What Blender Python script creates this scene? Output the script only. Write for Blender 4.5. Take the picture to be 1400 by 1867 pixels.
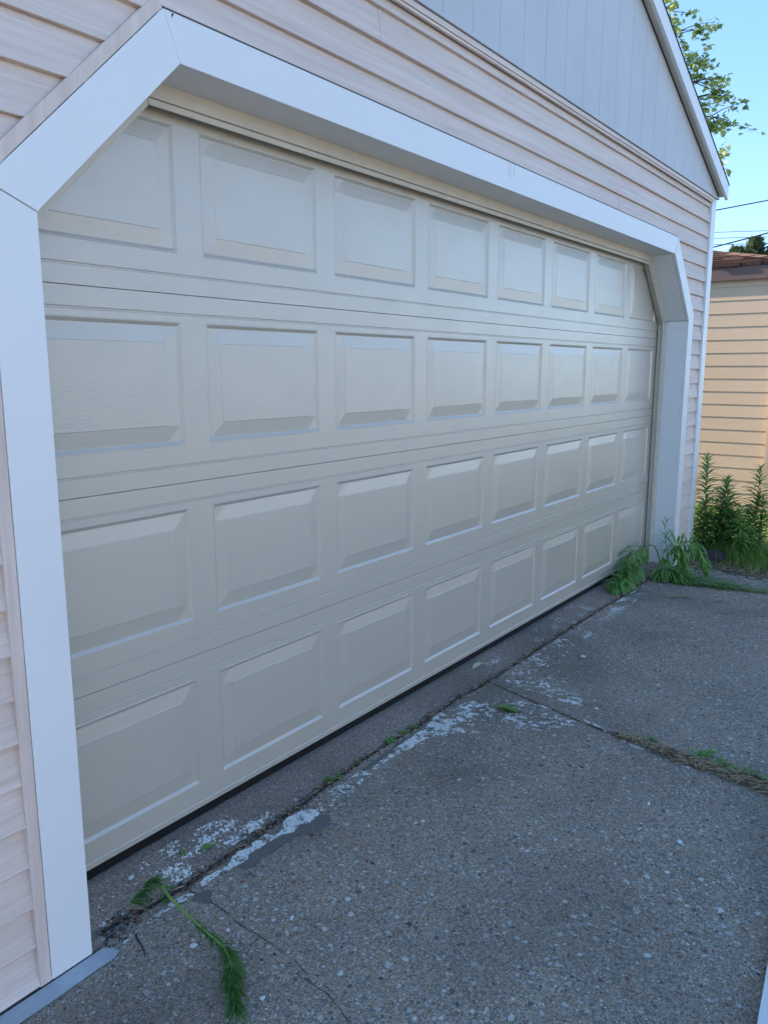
import bpy, math, random
from mathutils import Vector, Matrix, noise
R = random.Random(7)
for o in list(bpy.data.objects): bpy.data.objects.remove(o)
scene = bpy.context.scene
COL = scene.collection

# ------------------------------------------------------------------ camera
cam_d = bpy.data.cameras.new("camera"); cam = bpy.data.objects.new("camera", cam_d); COL.objects.link(cam)
scene.camera = cam
YAW, PIT = 0.9372, -0.1796
fw = Vector((math.sin(YAW)*math.cos(PIT), math.cos(YAW)*math.cos(PIT), math.sin(PIT)))
rt = fw.cross(Vector((0, 0, 1))).normalized(); up = rt.cross(fw)
cam.matrix_world = Matrix(((rt.x, up.x, -fw.x, -1.0068), (rt.y, up.y, -fw.y, -1.8213), (rt.z, up.z, -fw.z, 1.3952), (0, 0, 0, 1)))
cam_d.sensor_fit = 'VERTICAL'; cam_d.sensor_height = 36; cam_d.lens = 1439.7/1867*36
cam_d.clip_start = 0.05; cam_d.clip_end = 2000

# ------------------------------------------------------------------ sky and sun
SUN_EL, SUN_AZ = math.radians(21), math.radians(-6)      # azimuth from +y (behind the garage) towards +x
w = bpy.data.worlds.new("World"); scene.world = w; w.use_nodes = True
nt = w.node_tree; bg = nt.nodes["Background"]
sky = nt.nodes.new("ShaderNodeTexSky"); sky.sky_type = 'NISHITA'; sky.sun_disc = False
sky.sun_elevation = SUN_EL; sky.sun_rotation = SUN_AZ
sky.air_density = 0.55; sky.dust_density = 0.0; sky.ozone_density = 2.3
gm = nt.nodes.new("ShaderNodeGamma"); gm.inputs[1].default_value = .55; hs_ = nt.nodes.new("ShaderNodeHueSaturation"); hs_.inputs["Saturation"].default_value = 1.40; hs_.inputs["Hue"].default_value = .503
nt.links.new(sky.outputs[0], gm.inputs[0]); nt.links.new(gm.outputs[0], hs_.inputs["Color"]); nt.links.new(hs_.outputs[0], bg.inputs[0]); bg.inputs[1].default_value = 0.15
sd = bpy.data.lights.new("sun", 'SUN'); so = bpy.data.objects.new("sun", sd); COL.objects.link(so)
sd.energy = 2.4; sd.angle = math.radians(0.5); sd.color = (1.0, 0.85, 0.66)
sdir = Vector((math.sin(SUN_AZ)*math.cos(SUN_EL), math.cos(SUN_AZ)*math.cos(SUN_EL), math.sin(SUN_EL)))
so.rotation_euler = sdir.to_track_quat('Z', 'Y').to_euler()
scene.view_settings.view_transform = 'Standard'; scene.view_settings.look = 'None'
scene.view_settings.exposure = 2.45; scene.view_settings.gamma = 1
scene.render.engine = 'CYCLES'

# ------------------------------------------------------------------ helpers
class MB:
    def __init__(s): s.v = []; s.f = []; s.m = []
    def face(s, pts, m=0):
        b = len(s.v); s.v += [tuple(p) for p in pts]; s.f.append(tuple(range(b, b+len(pts)))); s.m.append(m)
    def box(s, a, b, m=0):
        x0, y0, z0 = a; x1, y1, z1 = b
        i = len(s.v)
        s.v += [(x0,y0,z0),(x1,y0,z0),(x1,y1,z0),(x0,y1,z0),(x0,y0,z1),(x1,y0,z1),(x1,y1,z1),(x0,y1,z1)]
        for q in ((0,3,2,1),(4,5,6,7),(0,1,5,4),(1,2,6,5),(2,3,7,6),(3,0,4,7)):
            s.f.append(tuple(i+k for k in q)); s.m.append(m)
    def prism(s, poly, y0, y1, m=0):          # polygon in x,z (ccw seen from -y) extruded along y
        n = len(poly); i = len(s.v)
        s.v += [(x, y0, z) for x, z in poly] + [(x, y1, z) for x, z in poly]
        s.f.append(tuple(i+k for k in range(n))); s.m.append(m)
        s.f.append(tuple(i+n+k for k in reversed(range(n)))); s.m.append(m)
        for k in range(n):
            j = (k+1) % n; s.f.append((i+k, i+n+k, i+n+j, i+j)); s.m.append(m)
    def tube(s, pts, radii, n=6, m=0):
        rings = []
        for k, p in enumerate(pts):
            p = Vector(p); d = (Vector(pts[min(k+1, len(pts)-1)]) - Vector(pts[max(k-1, 0)])).normalized()
            a = d.cross(Vector((0, 0, 1)));
            if a.length < .1: a = d.cross(Vector((1, 0, 0)))
            a.normalize(); b = d.cross(a); r = radii[k] if hasattr(radii, '__len__') else radii
            i = len(s.v); s.v += [tuple(p + (a*math.cos(t*2*math.pi/n)+b*math.sin(t*2*math.pi/n))*r) for t in range(n)]
            rings.append(i)
        for q in range(len(rings)-1):
            for t in range(n):
                u = (t+1) % n; s.f.append((rings[q]+t, rings[q]+u, rings[q+1]+u, rings[q+1]+t)); s.m.append(m)
        s.f.append(tuple(rings[0]+t for t in reversed(range(n)))); s.m.append(m)
        s.f.append(tuple(rings[-1]+t for t in range(n))); s.m.append(m)
    def leaf(s, p, d, nrm, L, W, bend=.3, m=0, segs=4, fold=.25, prof=None):
        p = Vector(p); d = Vector(d).normalized(); nrm = Vector(nrm)
        side = d.cross(nrm)
        if side.length < 1e-3: side = d.orthogonal()
        side.normalize(); nn = side.cross(d).normalized()
        prof = prof or (.15, .8, 1, .65, 0)
        i = len(s.v); q = p.copy(); dd = d.copy()
        for k in range(segs+1):
            wd = W*.5*prof[k*(len(prof)-1)//segs]
            s.v += [tuple(q - side*wd + nn*wd*fold), tuple(q), tuple(q + side*wd + nn*wd*fold)]
            rot = Matrix.Rotation(-bend/segs, 3, side); dd = rot @ dd; nn = rot @ nn
            q = q + dd*(L/segs)
        for k in range(segs):
            a = i+3*k
            s.f += [(a, a+1, a+4, a+3), (a+1, a+2, a+5, a+4)]; s.m += [m, m]
    def build(s, name, mats, parent=None, smooth=False, bevel=0):
        me = bpy.data.meshes.new(name); me.from_pydata(s.v, [], s.f); me.update()
        if not isinstance(mats, (list, tuple)): mats = [mats]
        for mm in mats: me.materials.append(mm)
        for pl, k in zip(me.polygons, s.m): pl.material_index = min(k, len(mats)-1); pl.use_smooth = smooth
        o = bpy.data.objects.new(name, me); COL.objects.link(o)
        if parent: o.parent = parent
        if bevel:
            b = o.modifiers.new("bevel", 'BEVEL'); b.width = bevel; b.segments = 2; b.limit_method = 'ANGLE'; b.angle_limit = math.radians(40)
        return o
def empty(name, loc=(0, 0, 0)):
    o = bpy.data.objects.new(name, None); COL.objects.link(o); o.location = loc; o.empty_display_size = .1; return o
def tag(o, label=None, cat=None, group=None, kind=None):
    if label: o["label"] = label
    if cat: o["category"] = cat
    if group: o["group"] = group
    if kind: o["kind"] = kind
    return o

class NM:                                     # small node-material helper
    def __init__(s, name, rough=.5, color=(.5, .5, .5), spec=.5):
        s.mat = bpy.data.materials.new(name); s.mat.use_nodes = True; s.t = s.mat.node_tree
        s.b = s.t.nodes["Principled BSDF"]; s.b.inputs["Roughness"].default_value = rough
        s.b.inputs["Base Color"].default_value = (*color, 1); s.b.inputs["Specular IOR Level"].default_value = spec
    def n(s, typ, **kw):
        o = s.t.nodes.new(typ)
        for k, v in kw.items():
            if k.startswith('i_'):
                key = k[2:]; key = int(key) if key.isdigit() else key.replace('_', ' ')
                o.inputs[key].default_value = v
            else: setattr(o, k, v)
        return o
    def l(s, a, b): s.t.links.new(a, b)
    def coords(s, scale=(1, 1, 1), loc=(0, 0, 0)):
        tc = s.n("ShaderNodeTexCoord"); mp = s.n("ShaderNodeMapping")
        mp.inputs["Scale"].default_value = scale; mp.inputs["Location"].default_value = loc
        s.l(tc.outputs["Object"], mp.inputs[0]); return mp.outputs[0]
    def noise(s, co, scale, detail=4, rough=.5, dist=0):
        o = s.n("ShaderNodeTexNoise"); o.inputs["Scale"].default_value = scale; o.inputs["Detail"].default_value = detail
        o.inputs["Roughness"].default_value = rough; o.inputs["Distortion"].default_value = dist; s.l(co, o.inputs["Vector"]); return o.outputs["Fac"]
    def ramp(s, fac, stops):
        o = s.n("ShaderNodeValToRGB"); e = o.color_ramp.elements
        while len(e) < len(stops): e.new(.5)
        for k, (p, c) in enumerate(stops):
            e[k].position = p; e[k].color = (*c, 1) if hasattr(c, '__len__') else (c, c, c, 1)
        s.l(fac, o.inputs[0]); return o.outputs[0]
    def mix(s, f, a, b, mode='MIX'):
        o = s.n("ShaderNodeMix", data_type='RGBA', blend_type=mode)
        for sock, v in ((o.inputs[0], f), (o.inputs[6], a), (o.inputs[7], b)):
            if hasattr(v, 'links') or isinstance(v, bpy.types.NodeSocket): s.l(v, sock)
            elif hasattr(v, '__len__'): sock.default_value = (*v, 1)
            else: sock.default_value = v
        return o.outputs[2]
    def math(s, op, a, b=0.0, clamp=False):
        o = s.n("ShaderNodeMath", operation=op, use_clamp=clamp)
        for sock, v in ((o.inputs[0], a), (o.inputs[1], b)):
            if isinstance(v, bpy.types.NodeSocket): s.l(v, sock)
            else: sock.default_value = v
        return o.outputs[0]
    def bump(s, h, strength=.3, dist=.002, prev=None):
        o = s.n("ShaderNodeBump"); o.inputs["Strength"].default_value = strength; o.inputs["Distance"].default_value = dist
        s.l(h, o.inputs["Height"])
        if prev: s.l(prev, o.inputs["Normal"])
        return o.outputs[0]
    def color(s, c): s.l(c, s.b.inputs["Base Color"])
    def normal(s, c): s.l(c, s.b.inputs["Normal"])
    def rough(s, c): s.l(c, s.b.inputs["Roughness"])

def m_white(name="white aluminium", col=(.76, .77, .775), rough=.38):
    m = NM(name, rough, col); c = m.coords()
    big = m.noise(c, 3.0, 3); fine = m.noise(m.coords((6, 6, 1.2)), 9, 6, .65)
    dirt = m.ramp(fine, [(.60, 0), (.85, .05)])
    m.color(m.mix(dirt, m.mix(big, tuple(k*.96 for k in col), col), (.45, .43, .38)))
    m.rough(m.ramp(big, [(.3, rough-.06), (.7, rough+.08)]))
    m.normal(m.bump(m.noise(m.coords((1.2, 1, 1.2)), 5, 3), .6, .006)); return m.mat
def m_siding(name, lo, hi, streak, axis='x'):
    m = NM(name, .55, hi, .35); sc = (1.6, 30, 46) if axis == 'x' else ((30, 30, 1.4) if axis == 'z' else (30, 1.6, 46))
    c = m.coords(sc)
    a = m.noise(c, 1.3, 6, .62, .6); b = m.noise(m.coords(tuple(k*2.3 for k in sc), (3, 1, 7)), 2.2, 5, .7)
    col = m.mix(m.ramp(a, [(.30, 0), (.68, 1)]), lo, hi)
    col = m.mix(m.ramp(b, [(.60, 0), (.74, .55)]), col, streak)
    big = m.noise(m.coords((.5, .5, 2)), 1.1, 3)
    col = m.mix(m.ramp(big, [(.3, .25), (.7, 0)]), col, tuple(k*.8 for k in streak))
    m.color(col); m.normal(m.bump(b, .35, .0012, m.bump(a, .25, .0015))); return m.mat
def m_door():
    m = NM("almond embossed steel", .36, (.56, .525, .465), .5)
    m.b.inputs["Coat Weight"].default_value = 1.0; m.b.inputs["Coat Roughness"].default_value = .26; m.b.inputs["Coat IOR"].default_value = 1.7; m.b.inputs["Specular IOR Level"].default_value = .9
    c = m.coords((26, 26, 230)); a = m.noise(c, 1.5, 4, .6, 1.3)
    v = m.n("ShaderNodeTexVoronoi", feature='F1'); v.inputs["Scale"].default_value = 1.0; m.l(m.coords((60, 60, 480)), v.inputs["Vector"])
    mask = m.ramp(m.noise(m.coords((5, 5, 9), (2, 0, 5)), 1.4, 3), [(.40, .72), (.62, 1)])
    grain = m.math('MULTIPLY', m.ramp(a, [(.42, 0), (.56, 1)]), mask)
    g2 = m.math('MULTIPLY', m.ramp(v.outputs["Distance"], [(.15, 0), (.6, 1)]), mask)
    wav = m.noise(m.coords((1, 1, 1.6)), 2.6, 2)
    nb = m.bump(wav, .15, .003); nb = m.bump(grain, .30, .0006, nb); nb = m.bump(g2, .2, .0005, nb); m.normal(nb); m.l(nb, m.b.inputs['Coat Normal'])
    d = m.noise(m.coords((2, 2, 3), (5, 5, 1)), 2.2, 5, .6)
    m.color(m.mix(m.ramp(d, [(.35, 0), (.75, .14)]), (.475, .435, .362), (.41, .368, .298)))
    m.rough(m.ramp(d, [(.3, .30), (.8, .44)])); return m.mat
def m_concrete(name, base, stones=True, dark=.0):
    m = NM(name, .93, base, .25); co = m.coords()
    warp = m.noise(co, 30, 2)
    n1 = m.noise(co, 2.4, 5, .6); n2 = m.noise(co, 210, 5, .8); n3 = m.noise(co, 520, 3, .8)
    b1 = m.mix(m.ramp(n1, [(.32, 0), (.68, 1)]), tuple(k*.80 for k in base), tuple(k*1.10 for k in base))
    b1 = m.mix(m.ramp(n2, [(.41, .0), (.60, 1)]), m.mix(1.0, b1, (.42, .42, .43), 'MULTIPLY'), m.mix(1.0, b1, (1.60, 1.58, 1.54), 'MULTIPLY'))
    b1 = m.mix(m.ramp(m.noise(co, 85, 4, .75), [(.40, .55), (.52, 0)]), b1, (.09, .082, .074))
    b1 = m.mix(m.ramp(n3, [(.58, 0), (.68, .7)]), b1, (.52, .50, .46))
    b1 = m.mix(m.ramp(n3, [(.32, .85), (.42, 0)]), b1, (.035, .033, .035))
    h = m.math('ADD', n2, m.math('MULTIPLY', n3, .6)); nb = m.bump(h, .55, .0014)
    if stones:
        for sc, thr, keep, loc in ((170, .46, .45, (0, 0, 0)), (84, .42, .60, (3.3, 1.7, 0)), (48, .36, .78, (7.3, 2.1, 0))):
            v = m.n("ShaderNodeTexVoronoi", feature='F1', voronoi_dimensions='2D'); v.inputs["Scale"].default_value = sc; v.inputs["Randomness"].default_value = 1
            mp = m.n("ShaderNodeMapping"); mp.inputs["Location"].default_value = loc
            wv = m.n("ShaderNodeVectorMath", operation='ADD'); nz = m.n("ShaderNodeTexNoise"); nz.inputs["Scale"].default_value = sc*1.3
            m.l(co, nz.inputs["Vector"]); ns = m.n("ShaderNodeVectorMath", operation='SCALE'); ns.inputs["Scale"].default_value = .7/sc
            m.l(nz.outputs["Color"], ns.inputs[0]); m.l(co, wv.inputs[0]); m.l(ns.outputs[0], wv.inputs[1])
            m.l(wv.outputs[0], mp.inputs[0]); m.l(mp.outputs[0], v.inputs["Vector"])
            sep = m.n("ShaderNodeSeparateColor"); m.l(v.outputs["Color"], sep.inputs[0])
            sel = m.math('GREATER_THAN', sep.outputs[0], keep)
            size = m.math('MULTIPLY', sep.outputs[1], thr); size = m.math('ADD', size, .10)
            ins = m.n("ShaderNodeMapRange"); ins.inputs[3].default_value = 1; ins.inputs[4].default_value = 0
            m.l(v.outputs["Distance"], ins.inputs[0]); m.l(size, ins.inputs[2]); m.l(m.math('SUBTRACT', size, .07), ins.inputs[1])
            f = m.math('MULTIPLY', sel, ins.outputs[0])
            colr = m.ramp(sep.outputs[2], [(0, (.05, .052, .065)), (.12, (.12, .12, .13)), (.28, (.24, .235, .225)), (.55, (.34, .33, .31)), (.80, (.46, .46, .43)), (.90, (.62, .62, .57)), (.94, (.36, .27, .20)), (.985, (.21, .075, .06))])
            b1 = m.mix(m.math('MULTIPLY', f, .90), b1, colr)
            nb = m.bump(f, .35, .0012, nb)
    st = m.noise(m.coords((1, 1, 1), (4, 9, 0)), 1.1, 5, .55)
    b1 = m.mix(m.ramp(st, [(.48, 0), (.66, .42)]), b1, (.07, .064, .055))
    m.color(b1); m.normal(nb); return m.mat
def m_leaf(name, a, b, rough=.5, trans=.25):
    m = NM(name, rough, a, .4); c = m.coords()
    m.color(m.mix(m.ramp(m.noise(c, 22, 3), [(.35, 0), (.65, 1)]), a, b))
    if trans:
        tr = m.n("ShaderNodeBsdfTranslucent"); tr.inputs[0].default_value = (*[min(1, k*1.8) for k in b], 1)
        mx = m.n("ShaderNodeMixShader"); mx.inputs[0].default_value = trans
        out = m.t.nodes["Material Output"]; m.l(m.b.outputs[0], mx.inputs[1]); m.l(tr.outputs[0], mx.inputs[2]); m.l(mx.outputs[0], out.inputs[0])
    return m.mat
def m_plain(name, col, rough=.6, var=.25, scale=20, bump=.2, spec=.4, metal=0):
    m = NM(name, rough, col, spec); c = m.coords(); n = m.noise(c, scale, 5, .6)
    m.color(m.mix(m.ramp(n, [(.3, 0), (.7, 1)]), tuple(k*(1-var) for k in col), tuple(min(1, k*(1+var)) for k in col)))
    if bump: m.normal(m.bump(n, bump, .003))
    m.b.inputs["Metallic"].default_value = metal; return m.mat

WHITE = m_white(); DOOR = m_door()
PINK = m_siding("pinkish wood grain vinyl", (.615, .508, .448), (.77, .662, .602), (.44, .32, .26))
PINKZ = m_siding("pinkish wood grain vinyl vertical", (.615, .508, .448), (.77, .662, .602), (.44, .32, .26), 'z')
GABLE = m_plain("pale grey vertical vinyl", (.50, .51, .53), .5, .05, 3, .1)
STOP = m_plain("almond vinyl moulding", (.58, .535, .45), .5, .06, 9, .1)
CONC = m_concrete("exposed aggregate concrete", (.35, .28, .208))
APRON = m_concrete("smooth worn concrete", (.285, .235, .195), False)
DIRT = m_plain("dark soil", (.055, .045, .036), .95, .5, 90, 1)
SEAL = m_plain("black rubber and shade fill", (.004, .004, .005), .9, .2, 30, .1)

# ------------------------------------------------------------------ ground
def hz(x, y):
    if y > 0: b = 0.
    elif y > -.17: b = .03*y/.17
    else: b = -.03+.02*(y+.17)
    return b - .025*min(1, max(0, (.5-x)/.5))*min(1, max(0, -y/.17))
def N(x, y, z=0): return noise.noise(Vector((x, y, z)))
def interp(tab, t):
    if t <= tab[0][0]: return tab[0][1]
    for (a, b), (c, d) in zip(tab, tab[1:]):
        if t <= c: return b+(d-b)*(t-a)/(c-a)
    return tab[-1][1]
crack = [(-3,-.15),(0.053,-0.15),(0.152,-0.161),(0.26,-0.18),(0.402,-0.18),(0.594,-0.175),(0.805,-0.17),(0.997,-0.157),(1.241,-0.148),(1.487,-0.155),(1.796,-0.151),(2.093,-0.159),(2.467,-0.161),(2.948,-0.159),(3.456,-0.163),(4.044,-0.164),(6,-.164)]
joint = [(-9,1.0),(-1.396,1.847),(-1.207,1.867),(-1.112,1.859),(-1.001,1.889),(-.914,1.894),(-.795,1.917),(-.644,1.943),(-.504,1.98),(-.355,2.019),(-.159,2.075)]
def crack_y(x): return interp(crack, x) + .006*N(x*9, 1.3)+.003*N(x*40, 5)
def joint_x(y): return interp(joint, y) + .006*N(y*11, 7.7)+.003*N(y*45, 2)
def slab(name, xs, ts, fx, fy, mat, drop=.05):
    m = MB(); nx, ny = len(xs), len(ts)
    for t in ts:
        for s_ in xs:
            x = fx(s_, t); y = fy(s_, t, x); e = (s_ in (xs[0], xs[-1])) or (t in (ts[0], ts[-1]))
            z = hz(x, y) + .0015*N(x*3, y*3) - (.003+.002*N(x*30, y*30) if e else 0)
            m.v.append((x, y, z))
    for j in range(ny-1):
        for i in range(nx-1):
            a = j*nx+i; m.f.append((a, a+1, a+nx+1, a+nx)); m.m.append(0)
    edge = [i for i in range(nx)] + [j*nx+nx-1 for j in range(1, ny)] + [(ny-1)*nx+i for i in reversed(range(nx-1))] + [j*nx for j in reversed(range(1, ny-1))]
    b = len(m.v)
    for e in edge: x, y, z = m.v[e]; m.v.append((x, y, z-drop))
    for k in range(len(edge)):
        k2 = (k+1) % len(edge); m.f.append((edge[k2], edge[k], b+k, b+k2)); m.m.append(0)
    return tag(m.build(name, mat), kind='structure')
def frange(a, b, n): return [a+(b-a)*k/n for k in range(n+1)]
us = frange(0, 1, 300)
def apron_y(s_, t, x): return .45*(1-t) + (crack_y(x)+.007)*t
slab("threshold_slab", us, [0, .3, .5, .65, .78, .88, .95, .985, 1], lambda s_, t: -.02+(4.9+.02)*s_, apron_y, APRON)
ts = [0, .001, .002, .004, .008, .015, .03]+frange(.05, 1, 60)
def drive_y(s_, t, x): return (crack_y(x)-.006)*(1-t) + (-9)*t
def fx1(s_, t): y = -.17*(1-t)-9*t; return -6*(1-s_) + (joint_x(y)-.005)*s_
def fx2(s_, t): y = -.17*(1-t)-9*t; return (joint_x(y)+.005)*(1-s_) + (4.86+.04*N(y*4, 3)+.02*N(y*20, 8))*s_
xs1 = sorted(set([0, .2, .4, .55]+frange(.65, 1, 220)))
slab("driveway", xs1, ts, fx1, drive_y, CONC)
slab("driveway", us, ts, fx2, drive_y, CONC)
# garage floor strip left of the apron / under wall, soil below everything
m = MB(); xsn = frange(-60, 90, 60); ysn = frange(-60, 90, 60)
gg = MB()
for y in ysn:
    for x in xsn: gg.v.append((x, y, -.16 if y < 0 else -.16))
for j in range(60):
    for i in range(60):
        a = j*61+i; gg.f.append((a, a+1, a+62, a+61)); gg.m.append(0)
GROUNDM = m_plain("dry soil and short grass", (.07, .075, .035), .95, .5, 6, .5)
tag(gg.build("ground", GROUNDM), kind='structure')
# soil filling the joints, following the surface a little below it
so_ = MB(); xs = frange(-.6, 4.95, 220); ysl = [.0, -.12, -.15, -.2, -.3]+frange(-.5, -3.2, 16)
for y in ysl:
    for x in xs: so_.v.append((x, y, hz(x, y)-.011+.003*N(x*30, y*30)))
for j in range(len(ysl)-1):
    for i in range(220):
        a = j*221+i; so_.f.append((a, a+1, a+222, a+221)); so_.m.append(0)
tag(so_.build("soil", DIRT), kind='structure')
# lawn soil right of the drive
la = MB(); xs = frange(4.84, 12, 90); ysl = frange(-6, 8, 90)
def lawn_z(x, y): return hz(x, min(y, -.1)) + .01*min(1, max(0, (x-4.9)*3)) + .012*N(x*4, y*4)*min(1, max(0, (x-4.9)*4)) - .006
for y in ysl:
    for x in xs: la.v.append((x, y, lawn_z(x, y)))
for j in range(90):
    for i in range(90):
        a = j*91+i; la.f.append((a, a+1, a+92, a+91)); la.m.append(0)
LAWN = m_plain("bare soil with dead leaves", (.13, .11, .075), .95, .55, 45, 1)
tag(la.build("lawn", LAWN), kind='structure')

# ------------------------------------------------------------------ garage
CX = 2.36; WL, WR = -.52, 5.22; YF = -.20
XL, XR, ZC, ZT, CH = -.03, 4.75, 1.72, 2.12, .40        # inner opening edge, chamfer
garage = tag(empty("garage", (CX, 2, 0)), "pinkish vinyl-sided garage with white door surround and grey vertical gable boards", "garage")
def gp(mb, name, mat, bevel=0, smooth=False, parent=garage):
    o = mb.build(name, mat, parent, smooth, bevel)
    if parent is garage: o.location = (-CX, -2, 0)
    return o
def outl(off, z):                    # x of the opening outline grown by off, at height z (left side)
    k = off*.4142
    if z <= ZC+k: return XL-off
    return XL-off + (z-(ZC+k))
def outr(off, z):
    k = off*.4142
    if z <= ZC+k: return XR+off
    return XR+off - (z-(ZC+k))
# siding
EXPO, Z0 = .1025, .0-.0425
def siding(mb, x0f, x1f, z0, z1, yb, zclip=None):
    k = 0
    n0 = int(round((z0-Z0)/EXPO))
    for c in range(n0, 60):
        zb = Z0+c*EXPO
        if zb >= z1-.004: break
        zt = min(zb+EXPO, z1)
        dep = .0195 if c % 2 == 0 else .0165
        prof = [(yb+.0, zb), (yb-dep, zb), (yb-dep-.0008, zb+.003), (yb-dep+.001, zb+.007), (yb-.004, zt-.004), (yb-.0015, zt)]
        # sub-divide rows so sloping ends stay straight
        for (ya, za), (y2, z2) in zip(prof, prof[1:]):
            mb.face([(x0f(za), ya, za), (x1f(za), ya, za), (x1f(z2), y2, z2), (x0f(z2), y2, z2)])
        for f in (x0f, x1f):
            mb.face([(f(zz), yy, zz) for yy, zz in prof])
YB = YF+.022
sb = MB()
zt_head = ZT+.11
siding(sb, lambda z: WL+.05, lambda z: outl(.10, z), Z0, Z0+EXPO*23, YB)
siding(sb, lambda z: outr(.10, z), lambda z: WR-.10, Z0, Z0+EXPO*23, YB)
sb2 = MB()
siding(sb2, lambda z: WL+.05, lambda z: WR-.10, Z0+EXPO*23, 2.60, YB)
# the rows beside the header: between the two sloping ends is the trim, so rows above ZT+.11 must be filled
fill = MB()
zf = Z0+EXPO*23
prof_z = [ZT+.112, zf]
k0 = int((ZT+.112-Z0)/EXPO)
zb = Z0+k0*EXPO; zt = zb+EXPO
dep0 = .0195 if k0 % 2 == 0 else .0165; ya = YB-dep0+.001+(dep0-.005)*((ZT+.112)-zb)/EXPO
sb.face([(outl(.10, ZT+.112)-.002, ya, ZT+.112), (outr(.10, ZT+.112)+.002, ya, ZT+.112), (outr(.10, zt-.004), YB-.004, zt-.004), (outl(.10, zt-.004), YB-.004, zt-.004)])
sb.face([(outl(.10, zt-.004), YB-.004, zt-.004), (outr(.10, zt-.004), YB-.004, zt-.004), (outr(.10, zt), YB-.0015, zt), (outl(.10, zt), YB-.0015, zt)])
for c in range(k0+1, 23):
    zb = Z0+c*EXPO; zt = zb+EXPO; dep = .0195 if c % 2 == 0 else .0165
    prof = [(YB+.0, zb), (YB-dep, zb), (YB-dep-.0008, zb+.003), (YB-dep+.001, zb+.007), (YB-.004, zt-.004), (YB-.0015, zt)]
    for (y1, z1), (y2, z2) in zip(prof, prof[1:]):
        sb.face([(outl(.10, z1), y1, z1), (outr(.10, z1), y1, z1), (outr(.10, z2), y2, z2), (outl(.10, z2), y2, z2)])
sb.v, sb.f, sb.m = sb.v, sb.f, sb.m
b0 = len(sb.v); sb.v += sb2.v; sb.f += [tuple(b0+i for i in f) for f in sb2.f]; sb.m += sb2.m
gp(sb, "siding", PINK)
# end-lap seams where two lengths of siding overlap
for xs_, c_ in ((1.19, 24), (3.35, 22), (.42, 23), (4.98, 12), (-.33, 5), (-.30, 16), (4.95, 19)):
    zb = Z0+c_*EXPO; dp = .0195 if c_ % 2 == 0 else .0165
    m = MB(); m.prism([(xs_, zb+.001), (xs_+.0016, zb+.001), (xs_+.0016, zb+EXPO-.005), (xs_, zb+EXPO-.005)], 0, .0001)
    m.v = [(x, (YB-dp-.0012)+(dp-.004)*((z-zb)/EXPO)+(.0012 if y > 0 else 0), z) for x, y, z in m.v]; gp(m, "lap_seam", PINK)
# wall body behind the siding
wb = MB()
wb.prism([(WL, -.04), (outl(.02, 0), -.04), (outl(.02, 0), ZC+.01), (outl(.02, ZC+.4), ZC+.4), (outl(.02, ZC+.4), 2.60), (WL, 2.60)], YB+.006, YB+.16)
wb.prism([(outr(.02, 0), -.04), (WR-.03, -.04), (WR-.03, 2.60), (outr(.02, ZC+.4), 2.60), (outr(.02, ZC+.4), ZC+.4), (outr(.02, 0), ZC+.01)], YB+.006, YB+.16)
wb.prism([(outl(.02, ZC+.4), ZT+.03), (outr(.02, ZC+.4), ZT+.03), (outr(.02, ZC+.4), 2.60), (outl(.02, ZC+.4), 2.60)], YB+.006, YB+.16)
wb.box((WL, YB+.17, -.04), (WL+.1, 6, 2.6)); wb.box((WR-.13, YB+.17, -.04), (WR-.03, 6, 2.6)); wb.box((WL+.1, 5.9, -.04), (WR-.13, 6, 2.6))
wb.prism([(WL-.02, 2.601), (WR, 2.601), (CX, 3.72)], YB+.02, YB+.1); wb.prism([(WL-.02, 2.601), (WR, 2.601), (CX, 3.72)], 5.9, 5.99)
gp(wb, "wall", m_plain("grey sheathing", (.3, .29, .28), .8, .1))
# door surround: five mitred face boards, each with its return into the opening
W_ = .108; t_ = .001
def pt(off, side, lvl):              # corner points of outline grown by off; lvl 0 bottom,1 chamfer low,2 chamfer top
    k = off*.4142
    if side == 'l':
        return [(XL-off, -.046), (XL-off, ZC+k), (XL+CH-off*.4142, ZT+off)][lvl]
    return [(XR+off, -.046), (XR+off, ZC+k), (XR-CH+off*.4142, ZT+off)][lvl]
def zadj(p, d): return (p[0], p[1]+d)
def lerp(a, b, t): return (a[0]+(b[0]-a[0])*t, a[1]+(b[1]-a[1])*t)
def cut(a, b, d):                    # move a towards b by d metres
    L = math.hypot(b[0]-a[0], b[1]-a[1]); return lerp(a, b, d/L)
gap = .0009
def board(pi0, pi1, po1, po0, name, yoff=0):
    a, b, c, d = cut(pi0, pi1, gap), cut(pi1, pi0, gap), cut(po1, po0, gap), cut(po0, po1, gap)
    m = MB(); poly = [a, b, c, d]
    area = sum(poly[i][0]*poly[(i+1) % 4][1]-poly[(i+1) % 4][0]*poly[i][1] for i in range(4))
    if area < 0: poly.reverse()
    m.prism(poly, YF+yoff, YF+.02+yoff)
    gp(m, name, WHITE, .0015)
WR_ = .102
board(pt(0,'l',0), pt(0,'l',1), pt(W_,'l',1), pt(W_,'l',0), "door_trim")
board(pt(0,'l',1), pt(0,'l',2), pt(W_,'l',2), pt(W_,'l',1), "door_trim", -.0015)
board(pt(0,'l',2), pt(0,'r',2), pt(W_,'r',2), pt(W_,'l',2), "door_trim")
board(pt(0,'r',1), pt(0,'r',2), pt(W_,'r',2), pt(W_,'r',1), "door_trim", -.0015)
board(pt(0,'r',0), pt(0,'r',1), pt(W_,'r',1), pt(W_,'r',0), "door_trim")
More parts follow.
